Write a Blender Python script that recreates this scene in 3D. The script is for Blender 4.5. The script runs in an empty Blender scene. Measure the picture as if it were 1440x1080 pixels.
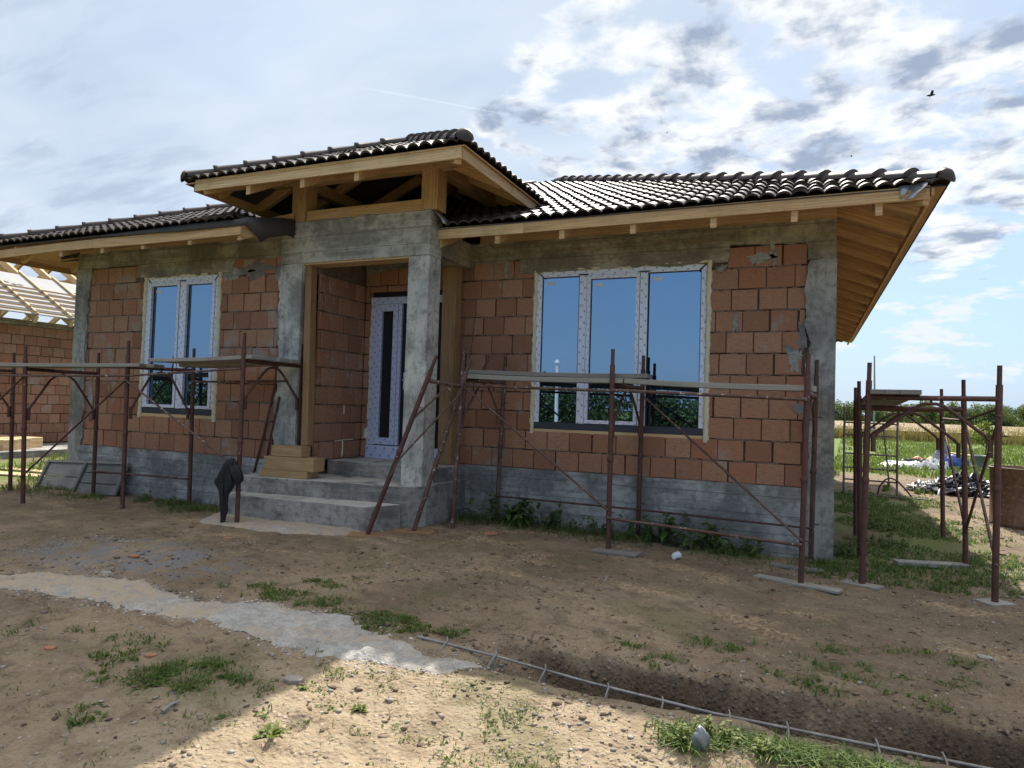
import bpy, math, random
import numpy as np
from mathutils import Vector, Matrix
random.seed(7)
rng = np.random.default_rng(11)
scene = bpy.context.scene
COL = scene.collection
R = math.radians

# ------------------------------------------------------------------ camera
CAM = np.array([-0.265, -8.258, 0.805]); FOC = 956.6
_y, _p, _r = R(23.544), R(1.888), R(1.799)
_F = np.array([-math.sin(_y)*math.cos(_p), math.cos(_y)*math.cos(_p), math.sin(_p)])
_Rt = np.array([math.cos(_y), math.sin(_y), 0.0]); _U = np.cross(_Rt, _F)
_RR = math.cos(_r)*_Rt + math.sin(_r)*_U
_UU = -math.sin(_r)*_Rt + math.cos(_r)*_U
cd = bpy.data.cameras.new('camera'); cam = bpy.data.objects.new('camera', cd); COL.objects.link(cam)
cd.sensor_width = 36.0; cd.lens = FOC/1440*36; cd.clip_start = 0.05; cd.clip_end = 6000
M4 = Matrix([[_RR[i], _UU[i], -_F[i], CAM[i]] for i in range(3)] + [[0, 0, 0, 1]])
cam.matrix_world = M4
scene.camera = cam

def ray(px, py):                       # survey helper: direction through a point of the photograph
    return _F + _RR*(px-720)/FOC - _UU*(py-540)/FOC
def W(px, py, ax, val):                # where that ray meets an axis-aligned plane of the place
    d = ray(px, py); t = (val-CAM[ax])/d[ax]
    return CAM + t*d
def unit(v):
    v = np.array(v, float); return v/np.linalg.norm(v)

# ------------------------------------------------------------------ sun, sky, exposure
SUN = unit([-0.17, 1.01, 1.0])
sl = bpy.data.lights.new('sun', 'SUN'); sl.energy = 3.5; sl.angle = R(0.6); sl.color = (1.0, 0.94, 0.85)
so = bpy.data.objects.new('sun', sl); COL.objects.link(so)
so.rotation_euler = Vector(-SUN).to_track_quat('-Z', 'Y').to_euler(); so.location = (0, 0, 30)
scene.view_settings.view_transform = 'Standard'; scene.view_settings.look = 'None'
scene.view_settings.exposure = 1.15; scene.view_settings.gamma = 1.0
scene.cycles.max_bounces = 6; scene.cycles.diffuse_bounces = 3; scene.cycles.glossy_bounces = 3
scene.cycles.transparent_max_bounces = 8; scene.cycles.caustics_reflective = False

class NT:                               # tiny node-graph writer
    def __init__(s, nt): s.nt = nt; nt.nodes.clear()
    def n(s, typ, ins=None, **props):
        nd = s.nt.nodes.new('ShaderNode'+typ)
        for k, v in props.items(): setattr(nd, k, v)
        for k, v in (ins or {}).items():
            sock = nd.inputs[k]
            if hasattr(v, 'is_linked') or hasattr(v, 'links'): s.nt.links.new(v, sock)
            elif isinstance(v, (tuple, list)) and len(v) == 3 and sock.type == 'RGBA': sock.default_value = (*v, 1)
            else: sock.default_value = v
        return nd
    def math(s, op, a, b=0.5, c=None, clamp=False):
        ins = {0: a, 1: b}
        if c is not None: ins[2] = c
        return s.n('Math', ins, operation=op, use_clamp=clamp).outputs[0]
    def vmath(s, op, a, b=(0, 0, 0)):
        nd = s.n('VectorMath', {0: a, 1: b}, operation=op)
        return nd.outputs['Value'] if op in ('DOT_PRODUCT', 'LENGTH', 'DISTANCE') else nd.outputs[0]
    def scale(s, v, sc):
        return s.n('VectorMath', {0: v, 1: tuple(sc)}, operation='MULTIPLY').outputs[0]
    def noise(s, vec, scale, detail=4, rough=0.55, dist=0.0):
        return s.n('TexNoise', {'Vector': vec, 'Scale': scale, 'Detail': detail, 'Roughness': rough, 'Distortion': dist}).outputs[0]
    def step(s, v, a, b):               # smoothstep a..b
        return s.n('MapRange', {'Value': v, 'From Min': a, 'From Max': b}, interpolation_type='SMOOTHSTEP').outputs[0]
    def mix(s, f, a, b, mode='MIX'):
        nd = s.n('Mix', {0: f, 6: a if not isinstance(a, tuple) else (*a, 1), 7: b if not isinstance(b, tuple) else (*b, 1)}, data_type='RGBA', blend_type=mode)
        return nd.outputs[2]
    def ramp(s, f, stops):
        nd = s.n('ValToRGB', {0: f}); cr = nd.color_ramp
        while len(cr.elements) < len(stops): cr.elements.new(0.5)
        for e, (p, c) in zip(cr.elements, stops): e.position = p; e.color = (*c, 1)
        return nd.outputs[0]

w = bpy.data.worlds.new('World'); scene.world = w; w.use_nodes = True
g = NT(w.node_tree)
sky = g.n('TexSky', sky_type='NISHITA'); sky.sun_disc = False
sky.sun_elevation = math.asin(SUN[2]); sky.sun_rotation = math.atan2(SUN[0], SUN[1])
sky.altitude = 100; sky.air_density = 1.0; sky.dust_density = 0.4; sky.ozone_density = 1.5
SKY_STRENGTH = 0.08
base = g.n('VectorMath', {0: sky.outputs[0], 3: SKY_STRENGTH}, operation='SCALE').outputs[0]
tc = g.n('TexCoord').outputs['Generated']
D = g.n('VectorMath', {0: tc}, operation='NORMALIZE').outputs[0]
sp = g.n('SeparateXYZ', {0: D})
hz = g.math('EXPONENT', g.math('MULTIPLY', g.math('ABSOLUTE', sp.outputs[2]), -2.6))
base = g.mix(g.math('MULTIPLY', hz, 0.9), base, (0.195, 0.275, 0.395))
zc = g.math('MAXIMUM', sp.outputs[2], 0.0)
inv = g.math('DIVIDE', 1.0, g.math('ADD', zc, 0.16))
P = g.n('VectorMath', {0: g.n('CombineXYZ', {0: sp.outputs[0], 1: sp.outputs[1], 2: 0.0}).outputs[0], 3: inv}, operation='SCALE').outputs[0]
def lobe(px, py, inner, outer):        # soft region of the sky round a compass direction
    c = unit(ray(px, py))
    return g.step(g.vmath('DOT_PRODUCT', D, tuple(c)), math.cos(R(outer)), math.cos(R(inner)))
def mx(*a):
    o = a[0]
    for b in a[1:]: o = g.math('MAXIMUM', o, b)
    return o
warp = g.n('TexNoise', {'Vector': P, 'Scale': 2.5, 'Detail': 3}).outputs['Color']
Pw = g.vmath('ADD', P, g.n('VectorMath', {0: g.vmath('SUBTRACT', warp, (0.5, 0.5, 0.5)), 3: 0.12}, operation='SCALE').outputs[0])
# thin high veil, thicker on the left and near the sun
veil_n = g.noise(g.scale(Pw, (1.0, 1.4, 1)), 1.0, 4, 0.45)
front = g.step(sp.outputs[1], -0.1, 0.35)
veil_m = mx(lobe(300, 120, 16, 48), g.math('MULTIPLY', lobe(700, -60, 5, 36), 1.0), g.math('MULTIPLY', lobe(1150, 60, 5, 22), 0.8))
veil = g.math('MULTIPLY', g.math('MULTIPLY', veil_m, g.step(veil_n, -0.05, 0.5)), 0.97)
veil = g.math('MULTIPLY', veil, front)
vcol = g.mix(g.step(g.noise(g.scale(Pw, (0.8, 1.5, 1)), 1.5, 4), 0.30, 0.70), (0.265, 0.318, 0.39), (0.345, 0.388, 0.44))
col = g.mix(veil, base, vcol)
# broken cumulus bank on the upper right
cn = g.noise(Pw, 5.6, 9, 0.56)
cm = mx(lobe(1060, 120, 8, 22), g.math('MULTIPLY', lobe(1330, 200, 6, 13), 1.0), g.math('MULTIPLY', lobe(820, 170, 4, 12), 0.92))
dens = g.math('ADD', cn, g.math('MULTIPLY', g.math('SUBTRACT', cm, 1.0), 0.42))
cov = g.step(dens, 0.37, 0.53)
cov = g.math('MULTIPLY', cov, front)
core = g.step(g.math('ADD', g.noise(g.vmath('ADD', Pw, (3.1, 1.7, 0)), 6.0, 7, 0.56), g.math('MULTIPLY', dens, 0.45)), 0.66, 0.88)
ccol = g.mix(core, (0.45, 0.465, 0.48), (0.175, 0.212, 0.28))
col = g.mix(cov, col, ccol)
# left, low grey streaks
ls = g.math('MULTIPLY', g.step(g.noise(g.scale(Pw, (0.6, 2.0, 1)), 2.3, 5), 0.5, 0.62), g.math('MULTIPLY', lobe(20, 270, 4, 17), 0.5))
col = g.mix(ls, col, (0.18, 0.22, 0.295))
# small fair-weather cumulus low over the horizon: flat bases, piled tops
az = g.math('ARCTAN2', sp.outputs[0], sp.outputs[1])
el = g.math('ARCSINE', sp.outputs[2])
Q = g.n('CombineXYZ', {0: g.math('MULTIPLY', az, 9.0), 1: g.math('MULTIPLY', el, 26.0), 2: 0.0}).outputs[0]
qn = g.noise(Q, 1.15, 6, 0.55)
band = g.math('MULTIPLY', g.step(el, R(1.0), R(4.0)), g.math('SUBTRACT', 1.0, g.step(el, R(8.0), R(14.0))))
sm = g.math('MULTIPLY', g.step(g.math('ADD', qn, g.math('MULTIPLY', g.math('SUBTRACT', band, 1.0), 0.35)), 0.50, 0.58), g.math('MULTIPLY', lobe(1330, 500, 14, 32), 0.9))
col = g.mix(sm, col, g.mix(g.step(qn, 0.62, 0.78), (0.40, 0.43, 0.465), (0.27, 0.325, 0.40)))
# added fill light: an unseen bright sheet of thin cloud overhead
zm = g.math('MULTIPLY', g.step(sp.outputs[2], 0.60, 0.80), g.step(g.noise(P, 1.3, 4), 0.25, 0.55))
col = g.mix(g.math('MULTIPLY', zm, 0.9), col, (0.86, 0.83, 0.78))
# condensation trail: a thin great-circle band
a, b = unit(ray(500, 121)), unit(ray(728, 164)); nrm = unit(np.cross(a, b)); mid = unit(a+b)
half = math.acos(float(a @ mid))
tr = g.math('MULTIPLY', g.math('SUBTRACT', 1.0, g.step(g.math('ABSOLUTE', g.vmath('DOT_PRODUCT', D, tuple(nrm))), 0.0004, 0.0016)),
            g.step(g.vmath('DOT_PRODUCT', D, tuple(mid)), math.cos(half), math.cos(half*0.6)))
col = g.mix(g.math('MULTIPLY', tr, 0.12), col, (0.62, 0.63, 0.65))
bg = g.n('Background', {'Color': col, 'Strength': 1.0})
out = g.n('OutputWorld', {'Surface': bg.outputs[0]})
w.cycles.sampling_method = 'MANUAL'; w.cycles.sample_map_resolution = 512

# ------------------------------------------------------------------ noise and the lie of the land
def S(t): t = np.clip(t, 0, 1); return t*t*(3-2*t)
def _h(ix, iy, seed):
    n = (ix.astype(np.int64)*374761393 + iy.astype(np.int64)*668265263 + seed*2147483647) & 0xffffffff
    n = ((n ^ (n >> 13))*1274126177) & 0xffffffff
    return ((n ^ (n >> 16)) & 0xffff)/65535.0
def vn(x, y, seed=0):
    x = np.asarray(x, float); y = np.asarray(y, float)
    ix = np.floor(x); iy = np.floor(y); fx = S(x-ix); fy = S(y-iy)
    a = _h(ix, iy, seed); b = _h(ix+1, iy, seed); c = _h(ix, iy+1, seed); d = _h(ix+1, iy+1, seed)
    return (a*(1-fx)+b*fx)*(1-fy)+(c*(1-fx)+d*fx)*fy
def fbm(x, y, seed=0, o=4):
    s = 0; a = 0.5; f = 1.0
    for i in range(o): s = s+a*(vn(np.asarray(x)*f, np.asarray(y)*f, seed+i*17)-0.5); a *= 0.5; f *= 2.03
    return s*2
def ground(x, y, micro=False):
    x = np.asarray(x, float); y = np.asarray(y, float)
    h = -0.76 + 0.085*S((-x-0.5)/3.5)*S((9-np.abs(y))/6)
    near = S((16-np.abs(y))/8)*S((26-np.abs(x+3))/10)
    h = h + near*0.035*fbm(x*0.55+3, y*0.55, 5) + (1-near)*0.03*fbm(x*.12, y*.12, 9)
    ragF = -4.10 + 0.15*fbm(x*1.6, x*0+2, 21) + 0.05*fbm(x*7, x*0+1, 22)
    ragN = -4.63 + 0.05*fbm(x*1.9, x*0+5, 23)
    depth = 0.50*S((x+2.3)/1.3)
    tr = S((ragF+0.02-y)/0.06)*S((y-ragN)/0.10)
    h = h - depth*tr
    bank = np.exp(-((y-ragF-0.16)/0.16)**2)*S((x+2.6)/1.0)     # crumbly lip on the house side
    h = h + bank*(0.025+0.05*fbm(x*4, y*4, 31))
    nb = np.exp(-((y-ragN+0.25)/0.25)**2)*S((x+2.8)/1.0)
    h = h + nb*0.03
    if micro:
        h = h + near*(0.026*fbm(x*3.1, y*3.1, 41, 4) + 0.012*fbm(x*13, y*13, 43, 3))
        h = h + near*0.045*S((0.5-np.abs(y+4.10))/0.3)*S((x+2.4)/1)*(fbm(x*9, y*9, 47, 3)+.6*fbm(x*22, y*22, 48, 2))
        h = h + prints(x, y)
        rut = S((-x-4.6)/0.8)*S((-4.9-y)/0.3)                        # old wheel ruts on the left
        h = h + rut*0.035*np.sin((y+0.25*x)*14.0+2*fbm(x, y, 3))
    return h
_fr = np.random.default_rng(5)
PRINTS = [(a, b, c, d) for a, b, c, d in zip(_fr.uniform(-7.5, 2.4, 110), _fr.uniform(-5.9, -1.4, 110), _fr.uniform(0, 6.28, 110), _fr.uniform(.6, 1.4, 110)) if not (b < -3.9 and a > -4.2 and b > -5.0)]
def prints(x, y):                      # boot prints and heel dents trodden into the soil
    h = np.zeros(np.shape(x))
    for a, b, c, d in PRINTS:
        u = (x-a)*math.cos(c)+(y-b)*math.sin(c); v = -(x-a)*math.sin(c)+(y-b)*math.cos(c); r_ = (u/.15)**2+(v/.06)**2
        h = h-.020*d*np.exp(-r_**2)+.010*d*np.exp(-(r_-1.9)**2*2.0)
    return h
def gz(x, y): return float(ground(x, y))
def G(px, py):                          # point of the ground under a point of the photograph
    z = -0.75
    for _ in range(12):
        p = W(px, py, 2, z); z = 0.5*z+0.5*gz(p[0], p[1])
    p = W(px, py, 2, z); return np.array([p[0], p[1], gz(p[0], p[1])])

# ------------------------------------------------------------------ objects
ORG = {}
def thing(name, label, cat, loc, group=None):
    o = bpy.data.objects.new(name, None); COL.objects.link(o); o.location = loc; o.empty_display_size = 0.2
    o['label'] = label; o['category'] = cat
    if group: o['group'] = group
    ORG[o.name] = np.array(loc, float); return o
def tag(o, label, cat, group=None, kind=None):
    o['label'] = label; o['category'] = cat
    if group: o['group'] = group
    if kind: o['kind'] = kind
    return o

class MB:
    def __init__(s): s.v = []; s.f = []; s.uv = []; s.sm = []
    def add(s, verts, faces, uvs=None, smooth=False):
        b = len(s.v); s.v.extend([tuple(map(float, p)) for p in verts])
        for i, f in enumerate(faces):
            s.f.append(tuple(b+k for k in f)); s.uv.append(uvs[i] if uvs else None); s.sm.append(smooth)
    def box(s, a, b):
        c = [(a[k]+b[k])/2 for k in range(3)]
        s.beam((a[0], c[1], c[2]), (b[0], c[1], c[2]), b[1]-a[1], b[2]-a[2])
    def beam(s, p0, p1, w, h, up=(0, 0, 1), n=1, sag=0.0):
        p0 = np.array(p0, float); p1 = np.array(p1, float); d = p1-p0; L = np.linalg.norm(d); d = d/L
        up = np.array(up, float); sd = np.cross(d, up); ln = np.linalg.norm(sd)
        sd = np.array([0, 1, 0]) if ln < 1e-6 else sd/ln
        up = np.cross(sd, d)
        o = random.random()*20; V = []; F = []; U = []
        for i in range(n+1):
            c = p0+d*L*i/n + up*sag*(4*(i/n)*(1-i/n))
            for a, b in ((-1, -1), (1, -1), (1, 1), (-1, 1)): V.append(c+sd*a*w/2+up*b*h/2)
        for i in range(n):
            for k in range(4):
                q = (k+1) % 4; F.append((i*4+k, i*4+q, i*4+4+q, i*4+4+k))
                u0, u1 = o+L*i/n, o+L*(i+1)/n; U.append([(u0, 0), (u0, 1), (u1, 1), (u1, 0)])
        F.append((3, 2, 1, 0)); U.append([(o, 0), (o+.03, 0), (o+.03, 1), (o, 1)])
        e = n*4; F.append((e, e+1, e+2, e+3)); U.append([(o, 0), (o+.03, 0), (o+.03, 1), (o, 1)])
        s.add(V, F, U)
    def tube(s, pts, r, n=9, caps=True):
        pts = [np.array(p, float) for p in pts]; m = len(pts)
        rr = r if isinstance(r, (list, tuple)) else [r]*m
        t0 = unit(pts[1]-pts[0]); ref = np.array([0, 0, 1.0]) if abs(t0[2]) < 0.9 else np.array([1.0, 0, 0])
        V = []; F = []; U = []; nx = unit(np.cross(t0, ref)); L = random.random()*9
        for i, p in enumerate(pts):
            t = unit((pts[min(i+1, m-1)]-p)*1.0 + (p-pts[max(i-1, 0)])*1.0)
            nx = unit(nx-t*(nx@t)); ny = np.cross(t, nx)
            for k in range(n):
                a = 2*math.pi*k/n; V.append(p+(nx*math.cos(a)+ny*math.sin(a))*rr[i])
        for i in range(m-1):
            l2 = L+np.linalg.norm(pts[i+1]-pts[i])
            for k in range(n):
                q = (k+1) % n; F.append((i*n+k, i*n+q, (i+1)*n+q, (i+1)*n+k)); U.append([(L, k/n), (L, (k+1)/n), (l2, (k+1)/n), (l2, k/n)])
            L = l2
        s.add(V, F, U, True)
        if caps:
            s.add([V[k] for k in range(n)], [tuple(range(n-1, -1, -1))]); s.add([V[(m-1)*n+k] for k in range(n)], [tuple(range(n))])
    def prism(s, poly, z0, z1):        # outline in plan with a height
        n = len(poly); V = [(p[0], p[1], z0) for p in poly]+[(p[0], p[1], z1) for p in poly]
        ar = sum(poly[i][0]*poly[(i+1) % n][1]-poly[(i+1) % n][0]*poly[i][1] for i in range(n))
        F = [tuple(range(n-1, -1, -1)), tuple(range(n, 2*n))]+[(i, (i+1) % n, n+(i+1) % n, n+i) for i in range(n)]
        if ar < 0: F = [tuple(reversed(f)) for f in F]
        s.add(V, F)
    def slab(s, poly, nrm, th):        # planar outline in space, extruded along nrm
        n = len(poly); nrm = np.array(nrm, float); V = [np.array(p, float) for p in poly]; V = V+[p+nrm*th for p in V]
        s.add(V, [tuple(range(n-1, -1, -1)), tuple(range(n, 2*n))]+[(i, (i+1) % n, n+(i+1) % n, n+i) for i in range(n)])
    def build(s, name, m, parent=None, bevel=0.0, loc=None):
        me = bpy.data.meshes.new(name); o = bpy.data.objects.new(name, me); COL.objects.link(o)
        org = np.zeros(3)
        if parent is not None: org = ORG[parent.name]; o.parent = parent
        elif loc is not None: org = np.array(loc, float); o.location = loc
        ORG[o.name] = org
        V = np.array(s.v, float)-org
        me.from_pydata(V.tolist(), [], s.f)
        uvl = me.uv_layers.new(name='UVMap')
        flat = []
        for f, u in zip(s.f, s.uv):
            if u is None: flat.extend([0.0, 0.0]*len(f))
            else:
                for q in u: flat.extend(q)
        uvl.data.foreach_set('uv', flat)
        me.polygons.foreach_set('use_smooth', s.sm)
        me.materials.append(m); me.update()
        if bevel:
            b = o.modifiers.new('bevel', 'BEVEL'); b.width = bevel; b.segments = 2; b.limit_method = 'ANGLE'; b.angle_limit = R(40)
        return o
def one(name, m, parent, fn, bevel=0.0):
    mb = MB(); fn(mb); return mb.build(name, m, parent, bevel)

# ------------------------------------------------------------------ materials
def new_mat(name):
    m = bpy.data.materials.new(name); m.use_nodes = True; return m, NT(m.node_tree)
def finish(g, col, rough=0.8, bump=None, bstr=0.3, bdist=0.01, **kw):
    b = g.n('BsdfPrincipled', {'Base Color': col, 'Roughness': rough, **kw})
    if bump is not None:
        bp = g.n('Bump', {'Height': bump, 'Strength': bstr, 'Distance': bdist}); g.nt.links.new(bp.outputs[0], b.inputs['Normal'])
    g.n('OutputMaterial', {'Surface': b.outputs[0]}); return b
def pos(g): return g.n('NewGeometry').outputs['Position']
def isl(g): return g.n('NewGeometry').outputs['Random Per Island']
def uvn(g): return g.n('TexCoord').outputs['UV']

def m_brick():
    m, g = new_mat('fired_clay_block'); p = pos(g); r = isl(g)
    c = g.ramp(r, [(0.0, (0.23, 0.104, 0.060)), (0.25, (0.325, 0.155, 0.090)), (0.5, (0.385, 0.200, 0.120)), (0.75, (0.42, 0.235, 0.150)), (0.9, (0.36, 0.138, 0.074)), (1.0, (0.33, 0.215, 0.145))])
    n = g.noise(p, 5, 5, 0.6); c = g.mix(g.math('MULTIPLY', n, 0.55), c, (0.37, 0.19, 0.105))
    n2 = g.noise(g.scale(p, (6, 6, 30)), 2.0, 4); c = g.mix(g.math('MULTIPLY', g.step(n2, 0.45, 0.75), 0.7), c, (0.25, 0.11, 0.06))
    n4 = g.noise(p, 16, 5, .65); c = g.mix(g.math('MULTIPLY', g.step(n4, 0.55, 0.72), 0.5), c, (0.20, 0.095, 0.055))
    sm = g.math('MULTIPLY', g.step(g.noise(p, 2.3, 6, 0.66), 0.57, 0.67), 0.6); c = g.mix(sm, c, (0.34, 0.30, 0.25))
    fl = g.step(g.noise(p, 30, 3), 0.68, 0.72); c = g.mix(g.math('MULTIPLY', fl, 0.7), c, (0.16, 0.08, 0.055))
    h = g.math('ADD', g.noise(g.scale(p, (55, 55, 4)), 1.6, 3), g.math('MULTIPLY', g.noise(p, 45, 4), 0.8))
    finish(g, c, 0.9, h, 0.6, 0.008); return m
def m_concrete(name, c0, c1, c2, boards=0.1, stain=0.5, vert=False, top_tint=None):
    m, g = new_mat(name); p = pos(g)
    sc = (8, 8, 0.9) if vert else (0.8, 0.8, 9)
    n = g.noise(g.scale(p, sc), 1.3, 5, 0.6); n2 = g.noise(p, 1.6, 6, 0.62); n3 = g.noise(p, 14, 5, 0.65)
    c = g.mix(g.step(n2, 0.40, 0.60), tuple(1.0*k for k in c0), tuple(1.42*k for k in c1))
    c = g.mix(g.math('MULTIPLY', g.step(n, 0.46, 0.62), stain), c, c2)
    nb_ = g.noise(g.scale(g.vmath('ADD', p, (4, 9, 2)), (14, 14, 1.2) if vert else (1.1, 1.1, 26)), 1.5, 5, 0.65); c = g.mix(g.math('MULTIPLY', g.step(nb_, 0.52, 0.68), 0.36), c, tuple(0.52*k for k in c0))
    c = g.mix(g.math('MULTIPLY', g.step(n3, 0.46, 0.66), 0.5), c, tuple(0.6*k for k in c0))
    fl = g.step(g.noise(p, 38, 2), 0.70, 0.73); c = g.mix(g.math('MULTIPLY', fl, 0.6), c, tuple(0.3*k for k in c0))
    lt = g.step(g.noise(g.vmath('ADD', p, (7, 3, 5)), 3.4, 6, 0.7), 0.62, 0.70); c = g.mix(g.math('MULTIPLY', lt, 0.5), c, tuple(min(1, 1.6*k) for k in c1))
    if top_tint:                            # paler tint on the upward faces, broken up by noise
        nz_ = g.n('SeparateXYZ', {0: g.n('NewGeometry').outputs['Normal']}).outputs[2]
        c = g.mix(g.math('MULTIPLY', g.step(nz_, 0.6, 0.9), g.step(g.noise(p, 3.5, 5), 0.3, 0.55)), c, top_tint)
    sz = g.n('SeparateXYZ', {0: p})
    if boards:                          # marks of the shutter boards
        bz = g.math('FRACT', g.math('DIVIDE', g.math('ADD', sz.outputs[2], g.math('MULTIPLY', g.noise(p, 1.1, 2), 0.03)), 0.205))
        ln = g.math('SUBTRACT', 1.0, g.step(g.math('ABSOLUTE', g.math('SUBTRACT', bz, 0.5)), 0.012, 0.04))
        c = g.mix(g.math('MULTIPLY', ln, boards*2.2), c, tuple(0.5*k for k in c0))
    else: ln = n
    h = g.math('ADD', g.math('ADD', g.math('MULTIPLY', n, 0.6), n3), g.math('MULTIPLY', ln, 0.3 if boards else 0.0))
    finish(g, c, 0.88, h, 0.7, 0.014); return m
def m_wood(name, ca, cb, ck, old=0.0):
    m, g = new_mat(name); uv = uvn(g); r = isl(g); p = pos(g)
    off = g.n('CombineXYZ', {0: g.math('MULTIPLY', r, 37.0), 1: g.math('MULTIPLY', r, 11.0), 2: 0.0}).outputs[0]
    q = g.vmath('ADD', uv, off)
    gr = g.noise(g.scale(q, (1.1, 9, 1)), 1.7, 6, 0.6, 0.6)
    c = g.mix(g.step(gr, 0.38, 0.62), tuple(1.08*k for k in ca), tuple(0.88*k for k in cb))
    sk = g.noise(g.scale(q, (0.7, 26, 1)), 1.4, 4, 0.6, 0.4); c = g.mix(g.math('MULTIPLY', g.step(sk, 0.54, 0.68), 0.5), c, ck)
    c = g.mix(g.math('MULTIPLY', r, 0.35), c, cb)
    kn = g.step(g.n('TexVoronoi', {'Vector': g.scale(q, (2.2, 1.5, 1)), 'Scale': 1.0, 'Randomness': 1.0}).outputs['Distance'], 0.09, 0.03)
    c = g.mix(g.math('MULTIPLY', kn, 0.8), c, ck)
    st = g.step(g.noise(p, 2.4, 5, 0.6), 0.5, 0.75); c = g.mix(g.math('MULTIPLY', st, 0.3+0.3*old), c, ck)
    c = g.mix(g.math('MULTIPLY', g.step(g.noise(p, 18, 3), 0.6, 0.75), 0.25), c, ck)
    h = g.math('ADD', g.noise(g.scale(q, (2, 40, 1)), 1.5, 4), g.noise(p, 60, 3))
    finish(g, c, 0.8, h, 0.3, 0.004); return m
def m_rust(name, ca, cb, cs, spots=0.62):
    m, g = new_mat(name); p = pos(g)
    n = g.noise(p, 7, 5, 0.65); c = g.mix(g.step(n, 0.35, 0.65), ca, cb)
    c = g.mix(g.math('MULTIPLY', g.step(g.noise(p, 26, 4, 0.6), 0.55, 0.7), 0.6), c, tuple(0.45*k for k in ca))
    s_ = g.step(g.noise(g.vmath('ADD', p, (5, 2, 8)), 21, 4, 0.6), spots, spots+0.04)
    c = g.mix(g.math('MULTIPLY', s_, 0.9), c, cs)
    finish(g, c, 0.62, g.noise(p, 60, 4), 0.35, 0.003, Metallic=0.15); return m
def m_plain(name, c, rough=0.7, var=0.35, sc=6, bump=0.2, **kw):
    m, g = new_mat(name); p = pos(g); n = g.noise(p, sc, 5, 0.6)
    col = g.mix(g.math('MULTIPLY', g.step(n, 0.3, 0.75), var), c, tuple(0.45*k for k in c))
    finish(g, col, rough, g.noise(p, sc*6, 4), bump, 0.004, **kw); return m
def m_film(name='protective_film', ca=(0.76, 0.80, 0.92), cb=(0.58, 0.64, 0.82)):                           # printed protective film on the window profiles
    m, g = new_mat(name); uv = uvn(g); s_ = g.n('SeparateXYZ', {0: uv}); u, v = s_.outputs[0], s_.outputs[1]
    p = pos(g)
    c = g.mix(g.math('MULTIPLY', g.noise(p, 9, 3), 0.35), ca, cb)
    fu = g.math('FRACT', g.math('DIVIDE', u, 0.15)); 
    def near(x, at, wd): return g.math('LESS_THAN', g.math('ABSOLUTE', g.math('SUBTRACT', x, at)), wd)
    dots = g.math('MULTIPLY', near(fu, 0.12, 0.09), near(v, 0.26, 0.11))
    dots = g.math('MAXIMUM', dots, g.math('MULTIPLY', near(fu, 0.62, 0.09), near(v, 0.76, 0.11)))
    c = g.mix(g.math('MULTIPLY', dots, 0.6), c, (0.07, 0.08, 0.15))
    bars = g.math('MULTIPLY', near(fu, 0.5, 0.25), near(v, 0.5, 0.05))
    bars = g.math('MULTIPLY', bars, g.math('GREATER_THAN', g.noise(g.scale(uv, (160, 1, 1)), 1.0, 1), 0.45))
    c = g.mix(g.math('MULTIPLY', bars, 0.4), c, (0.10, 0.12, 0.24))
    red = g.step(g.noise(p, 3.5, 2), 0.62, 0.66); c = g.mix(g.math('MULTIPLY', g.math('MULTIPLY', red, bars), 0.8), c, (0.6, 0.16, 0.12))
    wr = g.noise(g.scale(p, (25, 25, 8)), 1.5, 4)
    finish(g, c, 0.42, wr, 0.25, 0.004); return m
def m_glass():
    m, g = new_mat('coated_glazing'); p = pos(g)
    wob = g.noise(p, 0.9, 2); bp = g.n('Bump', {'Height': wob, 'Strength': 0.06, 'Distance': 0.02})
    gl = g.n('BsdfGlossy', {'Color': (0.29, 0.43, 0.60), 'Roughness': 0.0}); g.nt.links.new(bp.outputs[0], gl.inputs['Normal'])
    df = g.n('BsdfDiffuse', {'Color': (0.012, 0.016, 0.022)})
    mx_ = g.n('MixShader', {0: 0.62, 1: df.outputs[0], 2: gl.outputs[0]})
    g.n('OutputMaterial', {'Surface': mx_.outputs[0]}); return m
def m_tile():
    m, g = new_mat('engobed_roof_tile'); p = pos(g)
    c = g.mix(g.noise(p, 3, 4), (0.028, 0.021, 0.019), (0.062, 0.046, 0.041))
    c = g.mix(g.math('MULTIPLY', g.step(g.noise(p, 11, 4), 0.55, 0.75), 0.5), c, (0.07, 0.06, 0.06))
    finish(g, c, 0.58, g.noise(p, 40, 3), 0.3, 0.003, **{'Specular IOR Level': 0.3}); return m
def m_leaf(name, ca, cb, cc, tr=0.35):
    m, g = new_mat(name); r = isl(g); p = pos(g)
    c = g.ramp(r, [(0, ca), (0.5, cb), (1, cc)])
    c = g.mix(g.math('MULTIPLY', g.noise(p, 1.7, 3), 0.5), c, ca)
    b = g.n('BsdfPrincipled', {'Base Color': c, 'Roughness': 0.6, 'Specular IOR Level': 0.3})
    t = g.n('BsdfTranslucent', {'Color': g.mix(0.4, c, (0.25, 0.32, 0.04))})
    mx_ = g.n('MixShader', {0: tr, 1: b.outputs[0], 2: t.outputs[0]}); g.n('OutputMaterial', {'Surface': mx_.outputs[0]}); return m
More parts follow.
